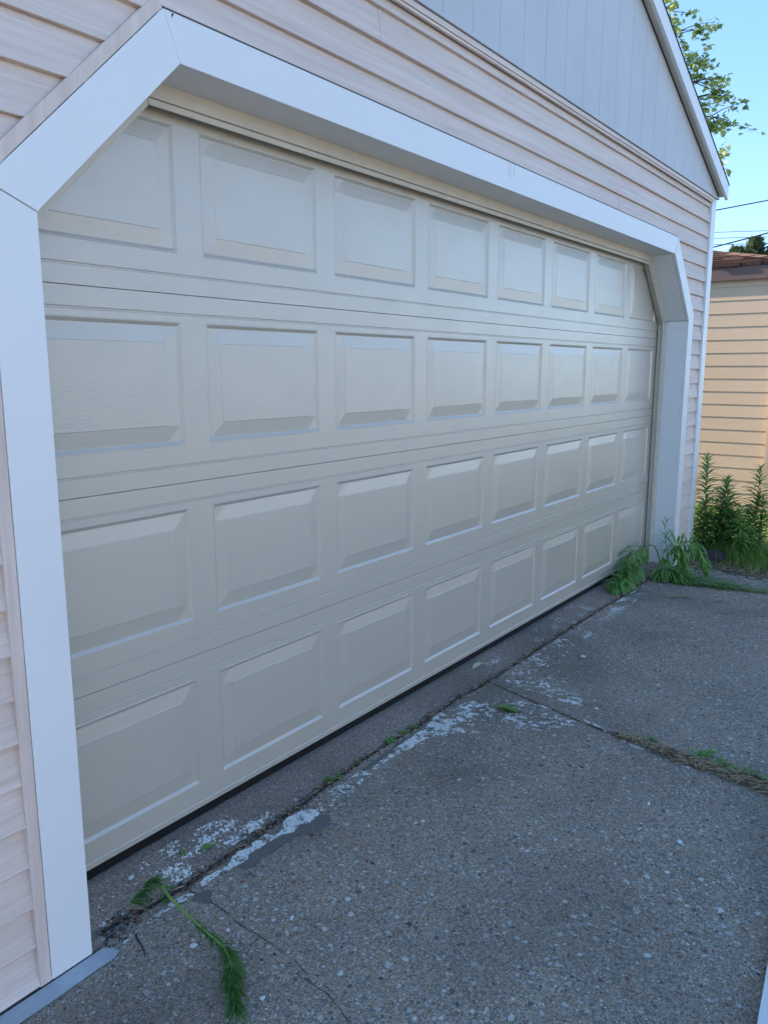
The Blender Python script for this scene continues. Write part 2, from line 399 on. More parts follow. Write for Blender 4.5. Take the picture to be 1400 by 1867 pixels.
def ret(p0, p1, off, name, y0=YF+.0015, y1=-.0525):
    m = MB(); a, b = p0, p1; nx, nz = (b[1]-a[1]), -(b[0]-a[0]); L = math.hypot(nx, nz); nx, nz = nx/L*off, nz/L*off
    a = cut(a, b, .0012); b = cut(b, a, .0012)
    poly = [a, b, (b[0]+nx, b[1]+nz), (a[0]+nx, a[1]+nz)]
    area = sum(poly[i][0]*poly[(i+1) % 4][1]-poly[(i+1) % 4][0]*poly[i][1] for i in range(4))
    if area < 0: poly.reverse()
    m.prism(poly, YF+.0205, y1); gp(m, name, WHITE, .001)
ret(pt(.0004,'l',0), pt(.0004,'l',1), -.018, "jamb"); ret(pt(.0004,'l',1), pt(.0004,'l',2), -.018, "jamb")
ret(pt(.0004,'l',2), pt(.0004,'r',2), -.018, "jamb"); ret(pt(.0004,'r',2), pt(.0004,'r',1), -.018, "jamb")
ret(pt(.0004,'r',1), pt(.0004,'r',0), -.018, "jamb")
# almond stop moulding round the door: body plus thin flap
def ring(off0, off1, y0, y1, name, mat):
    segs = [(('l',0),('l',1)), (('l',1),('l',2)), (('l',2),('r',2)), (('r',2),('r',1)), (('r',1),('r',0))]
    for (s0, l0), (s1, l1) in segs:
        a, b, c, d = pt(off0, s0, l0), pt(off0, s1, l1), pt(off1, s1, l1), pt(off1, s0, l0)
        poly = [cut(a, b, .001), cut(b, a, .001), cut(c, d, .001), cut(d, c, .001)]
        area = sum(poly[i][0]*poly[(i+1) % 4][1]-poly[(i+1) % 4][0]*poly[i][1] for i in range(4))
        if area < 0: poly.reverse()
        m = MB(); m.prism(poly, y0, y1); gp(m, name, mat, .002)
ring(.016, -.040, -.052, -.004, "stop_moulding", STOP)
ring(-.0410, -.058, -.046, -.040, "moulding_lip", STOP)
# j channel
def jch(s0, l0, s1, l1, o0, o1, name="trim_channel", y=YF+.0005):
    a, b, c, d = pt(o0, s0, l0), pt(o0, s1, l1), pt(o1, s1, l1), pt(o1, s0, l0)
    e_ = .014 if s0 == 'r' and l1 == 2 else .0005
    poly = [cut(a, b, .0005), cut(b, a, e_), cut(c, d, e_), cut(d, c, .0005)]
    area = sum(poly[i][0]*poly[(i+1) % 4][1]-poly[(i+1) % 4][0]*poly[i][1] for i in range(4))
    if area < 0: poly.reverse()
    m = MB(); m.prism(poly, y, y+.02); gp(m, name, PINKZ, .002)
jch('l', 0, 'l', 1, W_+.0015, W_+.030); jch('l', 1, 'l', 2, W_+.0015, W_+.030)
jch('r', 1, 'r', 2, W_+.0015, W_+.010); jch('r', 0, 'r', 1, W_+.0015, W_+.010)
m = MB(); m.box((XL+CH-.05, YF+.004, ZT+W_+.0012), (XR-CH+.06, YF+.014, ZT+W_+.006)); gp(m, "header_shadow_strip", m_plain("painted shadow gap", (.06, .055, .05), .7, .1))  # shadow gap above the header drawn as a thin dark strip
# nail head, drips and a scratch seen on the surround
m = MB(); m.tube([(.352, YF-.0016, 2.222), (.352, YF-.003, 2.222)], .0026, 8); m.box((.3495, YF-.0019, 2.2145), (.3508, YF-.0012, 2.222)); gp(m, "nail", m_plain("rusty nail", (.08, .06, .05), .6, .3, 90, .2))
DRIP = m_plain("grey drip stain", (.48, .48, .47), .7, .2, 90, 0)
for dx, L in ((0, .05), (.018, .07), (.047, .045)):
    m = MB(); m.box((2.06+dx, YF-.0008, ZT+W_-.002-L), (2.0612+dx, YF+.001, ZT+W_-.002)); gp(m, "drip_stain", DRIP)
m = MB(); m.box((XR-.0009, -.19, ZC-.052), (XR+.002, -.10, ZC-.0506)); gp(m, "scratch", DRIP)
# corner post
m = MB()
m.box((WR-.105, YF-.006, -.04), (WR, YF+.016, 2.60)); m.box((WR-.018, YF+.0165, -.04), (WR, YF+.10, 2.60))
gp(m, "corner_post", WHITE, .003)
m = MB(); m.box((WL, YF-.006, -.04), (WL+.08, YF+.016, 2.60)); gp(m, "corner_post", WHITE, .003)
# gable : vertical boards
m = MB(); SL = .392; zg = 2.600; xr = WR+.012
bw = .2032; x = -.9
YG = YF-.018
def rake_z(x): return 2.635 + SL*((xr+.0) - x) if x > CX else 2.635 + SL*(x-(2*CX-xr))
x = 2*CX-xr
while x < xr-.01:
    x2 = min(x+bw, xr)
    if x < CX < x2: x2b = [(x, CX), (CX, x2)]
    else: x2b = [(x, x2)]
    for a, b in x2b:
        a_, b_ = a+(.0012 if a == x else 0), b-(.0012 if b == x2 else 0)
        m.prism([(a_, zg), (b_, zg), (b_, max(zg+.002, rake_z(b_)-.01)), (a_, max(zg+.002, rake_z(a_)-.01))], YG, YG+.02)
    x = x2
m.prism([(2*CX-xr, zg+.001), (xr, zg+.001), (CX, rake_z(CX)-.02)], YG+.0035, YG+.0295)
gp(m, "gable", GABLE)
m = MB(); m.box((2*CX-xr, YG-.004, zg-.014), (xr, YG+.02, zg-.0005)); gp(m, "gable_sill", GABLE, .002)
m = MB(); m.box((WL+.05, YG+.0035, 2.563), (WR-.10, YG+.02, 2.583)); m.box((WL+.05, YG+.008, 2.552), (WR-.10, YG+.02, 2.5625)); gp(m, "finish_strip", PINK, .0015)
# roof with rake board
def sl_prism(y0, y1, dz0, dz1, x0, x1, mat, name, bev=.002):
    m = MB()
    for sgn in (1, -1):
        def X(x): return x if sgn == 1 else 2*CX-x
        p = [(X(x0), rake_z(x0)+dz0), (X(x1), rake_z(x1)+dz0 if x1 <= xr else 2.635-SL*(x1-xr)+dz0),
             (X(x1), (rake_z(x1) if x1 <= xr else 2.635-SL*(x1-xr))+dz1), (X(x0), rake_z(x0)+dz1)]
        if sgn == -1: p.reverse()
        m.prism(p, y0, y1)
    gp(m, name, mat, bev)
rk = CX+.0005
sl_prism(YG-.058, YG-.038, -.050, .050, rk, xr+.012, WHITE, "rake_board")
sl_prism(YG-.0375, YG-.0005, -.030, -.012, rk, xr+.006, m_plain("pale beige metal", (.72, .68, .62), .5, .05, 4, .1), "rake_soffit")
sl_prism(YG-.0005+.0, YG+.02, -.045, -.012, rk, xr-.01, m_plain("dark gap", (.03, .03, .035), .8, .1), "rake_shadow_strip", 0)
SHD = m_plain("dark roof shingles", (.05, .045, .04), .9, .4, 60, .8)
sl_prism(YG-.062, 6.1, .051, .057, CX, xr+.02, SHD, "roof", 0)
sl_prism(YG-.037, 6.05, -.011, .050, rk, xr-.02, m_plain("roof deck", (.3, .28, .25), .8, .1), "roof_deck", 0)
m = MB()
m.box((WR-.001+.002, YF+.06, 2.50), (WR+.055, 6, 2.585))
gp(m, "eave_board", WHITE, .002)

# ------------------------------------------------------------------ garage door
door = tag(empty("garage_door", (CX, 0, 0)), "wide almond sectional garage door with four rows of raised panels", "garage door")
S = .5334; P, PW, PH = .5903, .5033, .3477; DXL, DXR = -.115, 4.835
def door_section(idx):
    zb = idx*S; zt = zb+S
    lo = zb+.0005 if idx else .031; hi = zt-.0005
    pt_off = .0752 if idx < 3 else .085
    ptop = zt-pt_off; pbot = zt-.0752-PH
    def prof(d):                       # inward distance from panel edge -> depth (+y = recessed)
        T = [(0, 0), (.0018, -.0012), (.0040, -.0008), (.0060, .0010), (.0125, .0056), (.0145, .0057), (.0570, .0011), (.0586, .0), (1, 0)]
        return interp(T, d)
    offs = [0, .0018, .0040, .0060, .0125, .0145, .0570, .0586]
    xs = [DXL]; panels = []
    for k in range(8):
        a, b = k*P, k*P+PW
        panels.append((a, b)); xs += [a+o for o in offs] + [b-o for o in reversed(offs)]
    xs.append(DXR)
    zs = [pbot+o for o in offs] + [ptop-o for o in reversed(offs)]
    ribs = [zb+.0525, zt-.0535]
    RB = [(-.0050, 0), (-.0022, .0034), (.0004, .0034), (.0032, 0)]
    m = MB(); rows = []
    def row(z, y): rows.append((z, lambda x, y=y: y))
    zl = [(lo, .0016), (lo+.0012, .0)]
    for r_ in ribs[:1]: zl += [(r_+a, b) for a, b in RB]
    for z, y in zl: row(z, y)
    def pf(z):
        def f(x):
            for a, b in panels:
                if a <= x <= b: return prof(min(x-a, b-x, z-pbot, ptop-z)+1e-9)
            return 0
        return f
    for z in zs: rows.append((z, pf(z)))
    for z, y in [(ribs[1]+a, b) for a, b in RB]+[(hi-.0012, 0), (hi, .0016)]:
        if z > ptop+.001 : row(z, y)
    n = len(xs)
    for z, f in rows:
        for x in xs: m.v.append((x, f(x), z))
    for j in range(len(rows)-1):
        for i in range(n-1):
            a = j*n+i; m.f.append((a, a+1, a+n+1, a+n)); m.m.append(0)
    # thickness
    b = len(m.v); T = .045
    m.v += [(DXL, T, lo), (DXR, T, lo), (DXR, T, hi), (DXL, T, hi)]
    top = (len(rows)-1)*n
    m.f += [(b+1, b, b+3, b+2), (0, b, b+1, n-1), (top+n-1, b+2, b+3, top)]; m.m += [0]*3
    o = m.build("door_section", DOOR, door); o.location = (-CX, 0, 0)
    return o
for i in range(4): door_section(i)
m = MB(); m.box((DXL, .004, .0005), (DXR, .044, .0305)); o = m.build("bottom_seal", SEAL, door, False, .002); o.location = (-CX, 0, 0)

# dark interior behind the door is closed by the walls; a back plate keeps light out of the gaps
m = MB(); m.box((WL+.12, .06, -.03), (WR-.14, .09, 2.58)); gp(m, "inner_panel", SEAL)

# ------------------------------------------------------------------ dried paint on the concrete
PAINT = NM("dried white paint", .75, (.8, .81, .80)); c_ = PAINT.coords()
PAINT.color(PAINT.mix(PAINT.ramp(PAINT.noise(c_, 160, 5, .7), [(.50, 0), (.64, .85)]), (.76, .76, .74), (.30, .275, .245)))
PAINT.normal(PAINT.bump(PAINT.noise(c_, 260, 3), .6, .001)); PAINT = PAINT.mat
DARKP = m_plain("dark patching mortar", (.145, .138, .125), .95, .25, 160, .5)
def inside(p, poly):
    r = False; x, y = p
    for (x1, y1), (x2, y2) in zip(poly, poly[1:]+poly[:1]):
        if (y1 > y) != (y2 > y) and x < (x2-x1)*(y-y1)/(y2-y1)+x1: r = not r
    return r
def rough_poly(poly, step=.006, amp=.0035, seed=0):
    out = []
    for (x1, y1), (x2, y2) in zip(poly, poly[1:]+poly[:1]):
        L = math.hypot(x2-x1, y2-y1); n = max(1, int(L/step))
        for k in range(n):
            t = k/n; x = x1+(x2-x1)*t; y = y1+(y2-y1)*t
            out.append((x+amp*N(x*110, y*110, seed), y+amp*N(x*110+50, y*110, seed)))
    return out
def sheet(mb, poly, dz=.0022, cell=.008, m=0):
    # grid triangulated sheet that follows the slab surface
    from mathutils.geometry import delaunay_2d_cdt
    pts = [Vector(p) for p in poly]; n = len(pts)
    xs = [p[0] for p in poly]; ys = [p[1] for p in poly]
    x = min(xs)+cell/2
    while x < max(xs):
        y = min(ys)+cell/2
        while y < max(ys):
            if inside((x, y), poly): pts.append(Vector((x, y)))
            y += cell*2
        x += cell*2
    vs, _, fs, *_r = delaunay_2d_cdt(pts, [], [list(range(n))], 1, 1e-6)
    b = len(mb.v); mb.v += [(v[0], v[1], hz(v[0], v[1])+.0015*N(v[0]*3, v[1]*3)+dz) for v in vs]
    for f in fs: mb.f.append(tuple(b+i for i in f)); mb.m.append(m)
patchA = [(0.298,-0.222),(0.32,-0.204),(0.345,-0.205),(0.389,-0.215),(0.405,-0.219),(0.436,-0.2),(0.477,-0.197),(0.505,-0.213),(0.531,-0.197),(0.581,-0.203),(0.594,-0.23),(0.635,-0.221),(0.658,-0.199),(0.685,-0.19),(0.718,-0.195),(0.757,-0.206),(0.778,-0.234),(0.765,-0.261),(0.711,-0.267),(0.674,-0.251),(0.635,-0.262),(0.61,-0.24),(0.59,-0.239),(0.531,-0.237),(0.478,-0.231),(0.455,-0.245),(0.42,-0.242),(0.39,-0.234),(0.38,-0.22),(0.348,-0.226),(0.323,-0.23)]
darkA = [(0.417,-0.240),(0.455,-0.242),(0.478,-.229),(0.525,-0.235),(0.574,-0.237),(0.597,-0.24),(0.63,-0.26),(.675,-.25),(0.723,-0.265),(.765,-.258),(0.778,-0.289),(0.743,-0.329),(0.682,-0.313),(0.623,-0.277),(0.542,-0.28),(0.489,-0.274),(0.452,-0.287),(0.426,-0.275)]
darkB = [(0.25,-0.236),(0.281,-0.239),(0.305,-0.241),(0.303,-0.262),(0.284,-0.284),(0.278,-0.299),(0.263,-0.278),(0.253,-0.248)]
patchB = [(0.033,-0.228),(0.06,-0.215),(0.112,-0.218),(0.155,-0.204),(0.2,-0.205),(0.239,-0.207),(0.271,-0.226),(0.262,-0.233),(0.21,-0.225),(0.175,-0.22),(0.151,-0.218),(0.118,-0.227),(0.085,-0.222),(0.059,-0.225)]
bandC = [(1.043,-0.211),(1.108,-0.215),(1.186,-0.211),(1.308,-0.195),(1.389,-0.195),(1.481,-0.19),(1.567,-0.176),(1.626,-0.17),(1.68,-0.172),(1.63,-0.208),(1.64,-0.221),(1.794,-0.215),(1.779,-0.244),(1.85,-0.271),(1.78,-0.338),(1.738,-0.314),(1.639,-0.278),(1.544,-0.27),(1.482,-0.3),(1.42,-0.248),(1.317,-0.244),(1.21,-0.229),(1.085,-0.232),(1.027,-0.224)]
stripF = [(1.878,-0.855),(1.89,-0.884),(1.878,-0.938),(1.854,-1.003),(1.848,-0.981),(1.849,-0.915),(1.866,-0.868)]
stripF2 = [(1.96,-0.661),(1.955,-0.709),(1.932,-0.772),(1.925,-0.772),(1.94,-0.705),(1.952,-0.664)]
stripF3 = [(1.992,-0.454),(1.998,-0.495),(1.968,-0.557),(1.95,-0.518),(1.962,-0.473)]
stripF4 = [(1.842,-1.058),(1.843,-1.092),(1.82,-1.163),(1.804,-1.148),(1.819,-1.099)]
mp_ = MB()
def flake(mb, x, y, r, m=0, dz=.0018):
    if abs(y-crack_y(x)) < .008: return
    n = R.randint(4, 7); a0 = R.random()*6.3; el = R.uniform(.45, 1); rot = R.uniform(0, 3.14)
    pts = []
    for k in range(n):
        t = a0+k*6.283/n; rr = r*R.uniform(.55, 1.1)
        u, v = rr*math.cos(t), rr*math.sin(t)*el
        pts.append((x+u*math.cos(rot)-v*math.sin(rot), y+u*math.sin(rot)+v*math.cos(rot)))
    tilt = R.uniform(0, .0012)
    mb.face([(a, b, hz(a, b)+.0015*N(a*3, b*3)+dz+tilt*(i % 2)) for i, (a, b) in enumerate(pts)], m)
def scatter(poly, n, r0, r1, mb, m=0, clump=0, thr=0.0):
    xs = [p[0] for p in poly]; ys = [p[1] for p in poly]; k = 0; tries = 0
    while k < n and tries < n*60:
        tries += 1
        x = R.uniform(min(xs), max(xs)); y = R.uniform(min(ys), max(ys))
        if not inside((x, y), poly): continue
        if clump and N(x*clump, y*clump, 3.3) < thr: continue
        flake(mb, x, y, r0+(r1-r0)*R.random()**2.2, m); k += 1
def field(poly, thr, cell=.0026, freq=(38, 120), edge=.02, dz=.0019, aniso=1.0):
    xs_ = [p[0] for p in poly]; ys_ = [p[1] for p in poly]; nx = int((max(xs_)-min(xs_))/cell); ny = int((max(ys_)-min(ys_))/cell)
    x0, y0 = min(xs_), min(ys_); cache = {}
    def vert(i, j):
        if (i, j) not in cache:
            x = x0+(i+R.uniform(-.35, .35))*cell; y = y0+(j+R.uniform(-.35, .35))*cell
            mp_.v.append((x, y, hz(x, y)+.0015*N(x*3, y*3)+dz)); cache[i, j] = len(mp_.v)-1
        return cache[i, j]
    for i in range(nx):
        x = x0+(i+.5)*cell
        for j in range(ny):
            y = y0+(j+.5)*cell
            if not inside((x, y), poly) or abs(y-crack_y(x)) < .007 or (abs(x-joint_x(y)) < .006 and y < -.2): continue
            v = .55*N(x*freq[0]*aniso, y*freq[0], 2.2)+.45*N(x*freq[1], y*freq[1], 8.1)+.35*N(x*9, y*9, 5.5)+.30*N(x*330, y*330, 1)
            if v > thr: mp_.f.append((vert(i, j), vert(i+1, j), vert(i+1, j+1), vert(i, j+1))); mp_.m.append(0)
field(rough_poly(patchA, .007, .006, 1), -.26, .0020, (30, 150))
field(rough_poly(patchB, .006, .008, 2), -.12, .0020)
for k, s_ in enumerate((stripF, stripF2, stripF3, stripF4)): field(rough_poly(s_, .008, .008, 4+k), -.12, .0024)
field(rough_poly(bandC, .02, .01, 6), .02)
field([(1.52,-.2),(1.662,-0.178),(1.808,-0.2),(1.95,-0.332),(1.99,-0.494),(1.9,-.6),(1.763,-0.604),(1.696,-0.464),(1.5,-0.33)], .21)
field([(2.12,-0.221),(2.282,-0.185),(2.499,-0.19),(2.818,-0.203),(2.807,-0.291),(2.461,-0.327),(2.205,-0.563),(2.079,-0.615),(2.06,-0.52),(2.08,-0.352)], .24)
field([(2.3,-.18),(2.8,-.18),(2.75,-.26),(2.4,-.28)], .12)
field([(1.92,-0.283),(1.97,-0.438),(1.95,-0.619),(1.896,-0.672),(1.781,-0.586),(1.753,-0.459)], .20)
field([(0.03,-0.12),(0.1,-0.05),(0.345,-0.03),(0.489,-0.04),(0.671,-0.04),(0.8,-0.095),(0.78,-0.16),(0.465,-0.17),(0.322,-0.165),(0.215,-0.15),(0.05,-0.145)], .25, .0024, (26, 95), aniso=.6)
field([(0.03,-0.150),(0.04,-.125),(.2,-.125),(.2,-.142)], .12, .0022)
field([(.42,-.165),(.40,-.135),(.55,-.11),(.72,-.10),(.75,-.145),(.6,-.165)], .17, .0024, (26, 95), aniso=.6)
field([(.78,-.19),(.78,-.27),(1.1,-.24),(1.1,-.2)], .2)
field([(2.2,-.15),(2.2,-.02),(3.6,-.02),(3.6,-.15)], .40, .003, (20, 120), aniso=.4)
field([(2.9,-.18),(2.9,-.30),(4.2,-.26),(4.4,-.19)], .30, .004, (16, 90), aniso=.5)
scatter([(-.3,-.2),(1.6,-.2),(3,-.3),(4.7,-.4),(3,-1.6),(.2,-1.6)], 260, .0010, .0032, mp_)
scatter([(0.03,-0.14),(0.1,-0.04),(1.7,-.03),(1.7,-.15)], 220, .0010, .0034, mp_)
tag(mp_.build("paint_flakes", PAINT), kind='stuff')
md = MB(); sheet(md, rough_poly(darkA, .006, .012, 3), .0014); sheet(md, rough_poly(darkB, .006, .012, 9), .0014)
sheet(md, rough_poly([(1.06,-.198),(1.3,-.182),(1.5,-.178),(1.62,-.168),(1.6,-.2),(1.5,-.225),(1.3,-.206),(1.08,-.214)], .01, .009, 5), .0014)
tag(md.build("mortar_patch", DARKP), kind='structure')
# hairline crack running away from the corner
diag = [(0.275,-0.170),(0.272,-0.219),(0.275,-0.294),(0.274,-0.328),(0.271,-0.373),(0.26,-0.424),(0.263,-0.478),(0.263,-0.52),(0.259,-0.573),(0.258,-0.618),(0.242,-0.671),(0.226,-0.704),(0.228,-0.747),(0.195,-0.847),(.17,-1.0),(.13,-1.2)]
mc = MB()
def fine(pts, step=.006, amp=.003):
    out = []
    for (x1, y1), (x2, y2) in zip(pts, pts[1:]):
        L = math.hypot(x2-x1, y2-y1); n = max(1, int(L/step))
        for k in range(n):
            t = k/n; x = x1+(x2-x1)*t; y = y1+(y2-y1)*t
            out.append((x+amp*N(x*60, y*60, 4)+amp*.4*N(x*200, y*200, 6), y))
    return out
def ribbon(mb, pts, wf, dz):
    L = []
    for i, (x, y) in enumerate(pts):
        w_ = wf(i/len(pts), x, y); L.append([(x-w_, y, hz(x-w_, y)+.0015*N(x*3, y*3)+dz), (x+w_, y, hz(x+w_, y)+.0015*N(x*3, y*3)+dz)])
    for a, b in zip(L, L[1:]): mb.face([a[0], a[1], b[1], b[0]])
ribbon(mc, fine(diag), lambda t, x, y: max(.0003, .0006+.0016*N(x*22, y*22, 9)+.0007*(1-t)), .0012)
ribbon(mc, fine([(.085,-.212),(.075,-.235),(.068,-.262),(.055,-.29),(.045,-.31)]), lambda t, x, y: .003*(1-t)+.001, .0012)
tag(mc.build("hairline_crack", m_plain("crack shadow dirt", (.05, .043, .036), .95, .3, 60, .1)), kind='structure')

# ------------------------------------------------------------------ debris in the joints (uncountable crumbs)
DB = [m_plain("brown crumbs", (.11, .075, .05), .95, .4, 80, .3), m_plain("red crumbs", (.16, .045, .04), .9, .3, 80, .3), m_plain("grey crumbs", (.13, .135, .14), .9, .35, 80, .3),
      m_plain("black crumbs", (.03, .03, .033), .9, .3, 80, .3), m_plain("straw", (.36, .27, .17), .9, .3, 80, .2)]
mdb = MB()
def stone(mb, x, y, r, m, z=None):
    z = (hz(x, y) if z is None else z)
    n = 6; i = len(mb.v); a0 = R.random()*6; el = R.uniform(.6, 1)
    for lev, (rr, h) in enumerate(((.9, -.1), (1.0, .35), (.5, .8))):
        for k in range(n):
            t = a0+k*6.283/n; q = r*rr*R.uniform(.75, 1.1)
            mb.v.append((x+q*math.cos(t), y+q*math.sin(t)*el, z+h*r*.9))
    for l in range(2):
        for k in range(n):
            u = (k+1) % n; mb.f.append((i+l*n+k, i+l*n+u, i+l*n+n+u, i+l*n+n+k)); mb.m.append(m)
    mb.f.append(tuple(i+2*n+k for k in range(n))); mb.m.append(m)
def straw(mb, x, y, L, m, ang=None, dz=.002):
    a = R.uniform(0, 3.14) if ang is None else ang
    dx, dy = math.cos(a)*L/2, math.sin(a)*L/2; w_ = R.uniform(.0008, .0024)
    z0 = hz(x, y)+dz
    mb.tube([(x-dx, y-dy, z0), (x, y, z0+R.uniform(0, .004)), (x+dx, y+dy, z0)], [w_*.6, w_, w_*.5], 4, m)
for k in range(1500):
    x = R.uniform(-.02, 4.7); 
    if R.random() < .35: x = R.uniform(.05, 1.7)
    y = crack_y(x)+R.gauss(0, .008); stone(mdb, x, y, R.uniform(.0015, .0055), R.choice((0, 0, 2, 3, 3, 4)), hz(x, y)-.004*(abs(y-crack_y(x)) < .008))
for k in range(420):
    x = R.uniform(.1, 4.4); straw(mdb, x, crack_y(x)+R.gauss(0, .010), R.uniform(.01, .045), R.choice((0, 0, 4)), R.gauss(0, .5))
for k in range(80):      # rubble by the corner
    x = R.gauss(.07, .035); y = -.17+R.gauss(0, .02)-.15*max(0, (.1-x)); 
    if x > .0: stone(mdb, x, y, R.uniform(.002, .0085), R.choice((0, 1, 0, 2, 2, 3, 2, 3)))
for k in range(240):      # between rubble and big paint patch
    x = R.uniform(.2, .8); y = crack_y(x)-.012+R.gauss(0, .010); stone(mdb, x, y, R.uniform(.0015, .004), R.choice((0, 0, 1, 2, 3)))
for k in range(420):      # joint between the two drive slabs, thick with dead grass towards the photographer
    t = R.random()**.6; y = -.2-1.7*t; x = joint_x(y)+R.gauss(0, .004+.028*max(0, t-.45))
    stone(mdb, x, y, R.uniform(.0015, .005), R.choice((0, 0, 3, 4)))
for k in range(2200):
    t = R.uniform(.4, 1); y = -.2-1.6*t; x = joint_x(y)+R.gauss(0, .055*(t-.36)+.003)
    straw(mdb, x, y, R.uniform(.02, .08), R.choice((0, 4, 4)), R.gauss(1.75, .8), R.uniform(.002, .016))
for k in range(900):      # dead leaves and straw where the drive meets the grass
    x = 4.86+R.gauss(.05, .07); y = R.uniform(-2.2, -.25)
    if R.random() < .5: straw(mdb, x, y, R.uniform(.02, .09), R.choice((0, 4, 4)), None, .008)
    else: stone(mdb, x, y, R.uniform(.003, .010), R.choice((0, 0, 3, 4)), hz(x, y)+.003)
for k in range(150):
    x = R.uniform(4.3, 5.2); y = R.uniform(-.9, -.2); straw(mdb, x, y, R.uniform(.02, .08), R.choice((0, 3, 0)), None, .003)
for x, y, r in [(0.125,-0.333,.006),(0.226,-0.587,.0035),(0.186,-0.647,.003),(1.586,-1.396,.006),(1.467,-1.365,.005),(1.516,-1.443,.006),(1.286,-1.368,.005)]:
    stone(mdb, x, y, r, 1, hz(x, y)-.002)
tag(mdb.build("debris", DB), kind='stuff')

# loose chips of white paint large enough to pick up
CHIP = m_plain("loose paint chip", (.68, .70, .70), .6, .08, 60, .2)
GCHIP = m_plain("pale green paint chip", (.45, .58, .54), .6, .08, 60, .2)
chips = [(1.482,-1.096,.011,"long pale paint chip on the concrete, farthest from the door below the weedy joint"),(1.318,-1.12,.008,"thin curled pale paint chip between the long chip and the square white chip"),
 (1.326,-1.243,.012,"bright white square paint chip on the concrete at the lower right"),(1.152,-1.256,.008,"small white paint chip just below the bright square one"),
 (0.355,-0.518,.011,"white sliver of paint to the right of the hairline crack"),(0.227,-0.412,.006,"small white paint fleck between the green stalk and the hairline crack"),
 (0.139,-0.379,.010,"curved white paint chip left of the green stalk"),(0.126,-0.637,.007,"white paint chip to the right of the bushy tip of the stalk"),
 (2.627,-0.391,.020,"pale green paint chip on the far driveway slab"),(2.40,-0.305,.014,"mint green paint chip beside the speckled paint near the long crack"),
 (2.087,-0.675,.011,"pale oval paint chip beside the cross joint"),(0.185,-0.065,.011,"white paint chip on the threshold near the left trim"),(1.80,-0.755,.005,"tiny white paint fleck below the cross joint")]
for x, y, r, lab in chips:
    m = MB(); n = 7; a0 = R.random()*6; el = .35 if 'sliver' in lab or 'long' in lab or 'thin' in lab else .75; rot = R.uniform(-.6, .6); top = []; bot = []
    for k in range(n):
        t = a0+k*6.283/n; q = r*R.uniform(.8, 1.15); u, v = q*math.cos(t), q*math.sin(t)*el
        X, Y = u*math.cos(rot)-v*math.sin(rot), u*math.sin(rot)+v*math.cos(rot); top.append((X, Y, .0042+.15*abs(u))); bot.append((X, Y, .003+.15*abs(u)))
    m.face(top); m.face(bot[::-1])
    for k in range(n): j = (k+1) % n; m.face([top[j], top[k], bot[k], bot[j]])
    o = m.build("paint_chip", GCHIP if 'green paint' in lab and ('pale green' in lab or 'mint' in lab) else CHIP); o.location = (x, y, hz(x, y)+.001)
    tag(o, lab, "paint chip", "loose paint chips on the driveway")

# ------------------------------------------------------------------ plants
LEAF = m_leaf("weed leaf", (.10, .23, .05), (.18, .33, .09)); LEAFD = m_leaf("dark weed leaf", (.08, .20, .045), (.16, .31, .08))
STEM = m_plain("green stem", (.12, .19, .06), .6, .2, 30, .1); STEMB = m_plain("reddish stem", (.12, .11, .06), .6, .2, 30, .1)
def path(p0, d0, L, n, droop, wob=.05):
    pts = [Vector(p0)]; d = Vector(d0).normalized()
    for k in range(n):
        d = (d + Vector((R.gauss(0, wob), R.gauss(0, wob), -droop))).normalized(); pts.append(pts[-1]+d*L/n)
    return pts
def weed(name, pts, r0, nleaf, LL, LW, label, cat, group=None, leafmat=LEAF, start=.15, floor=True, up=.5, topboost=1.0, droopl=.6, stemmat=STEM, flat=False, thin=None):
    root = empty(name, pts[0]); tag(root, label, cat, group)
    org = Vector(pts[0]); pts = [Vector(p)-org for p in pts]
    m = MB(); n = len(pts); m.tube(pts, [r0*(1-.75*k/(n-1)) for k in range(n)], 6); m.build("stem", stemmat, root, True)
    ml = MB(); ga = R.random()*6
    for k in range(nleaf):
        t = start+(1-start)*(k/nleaf)**.85; f = t*(n-1); i = min(int(f), n-2); p = pts[i].lerp(pts[i+1], f-i); d = (pts[i+1]-pts[i]).normalized()
        ga += 2.4; a = d.orthogonal().normalized(); b = d.cross(a)
        side = a*math.cos(ga)+b*math.sin(ga)
        if flat: side = (d.cross(Vector((0, 0, 1))).normalized()*(1 if k % 2 else -1)+Vector((0, 0, R.uniform(.0, .5)))).normalized()
        upk = up + (topboost*max(0, t-.75)*3)
        dd = (side+d*upk+Vector((R.gauss(0, .12), R.gauss(0, .12), R.gauss(0, .12)))).normalized()
        sz = (1-.55*max(0, t-.7)/.3)*R.uniform(.75, 1.15)*min(1, .6+t*2)
        nrm = Vector((0, 0, 1)) if abs(dd.z) < .9 else a
        ml.leaf(p, dd, nrm, LL*sz, LW*sz, droopl*R.uniform(.4, 1.4), 0, 4, .3)
    if floor:
        for i, v in enumerate(ml.v):
            wx, wy = v[0]+org.x, v[1]+org.y; g = hz(wx, wy)+.004-org.z
            if v[2] < g: ml.v[i] = (v[0], v[1], g+.003*R.random())
    ml.build("leaves", leafmat, root, False)
    return root
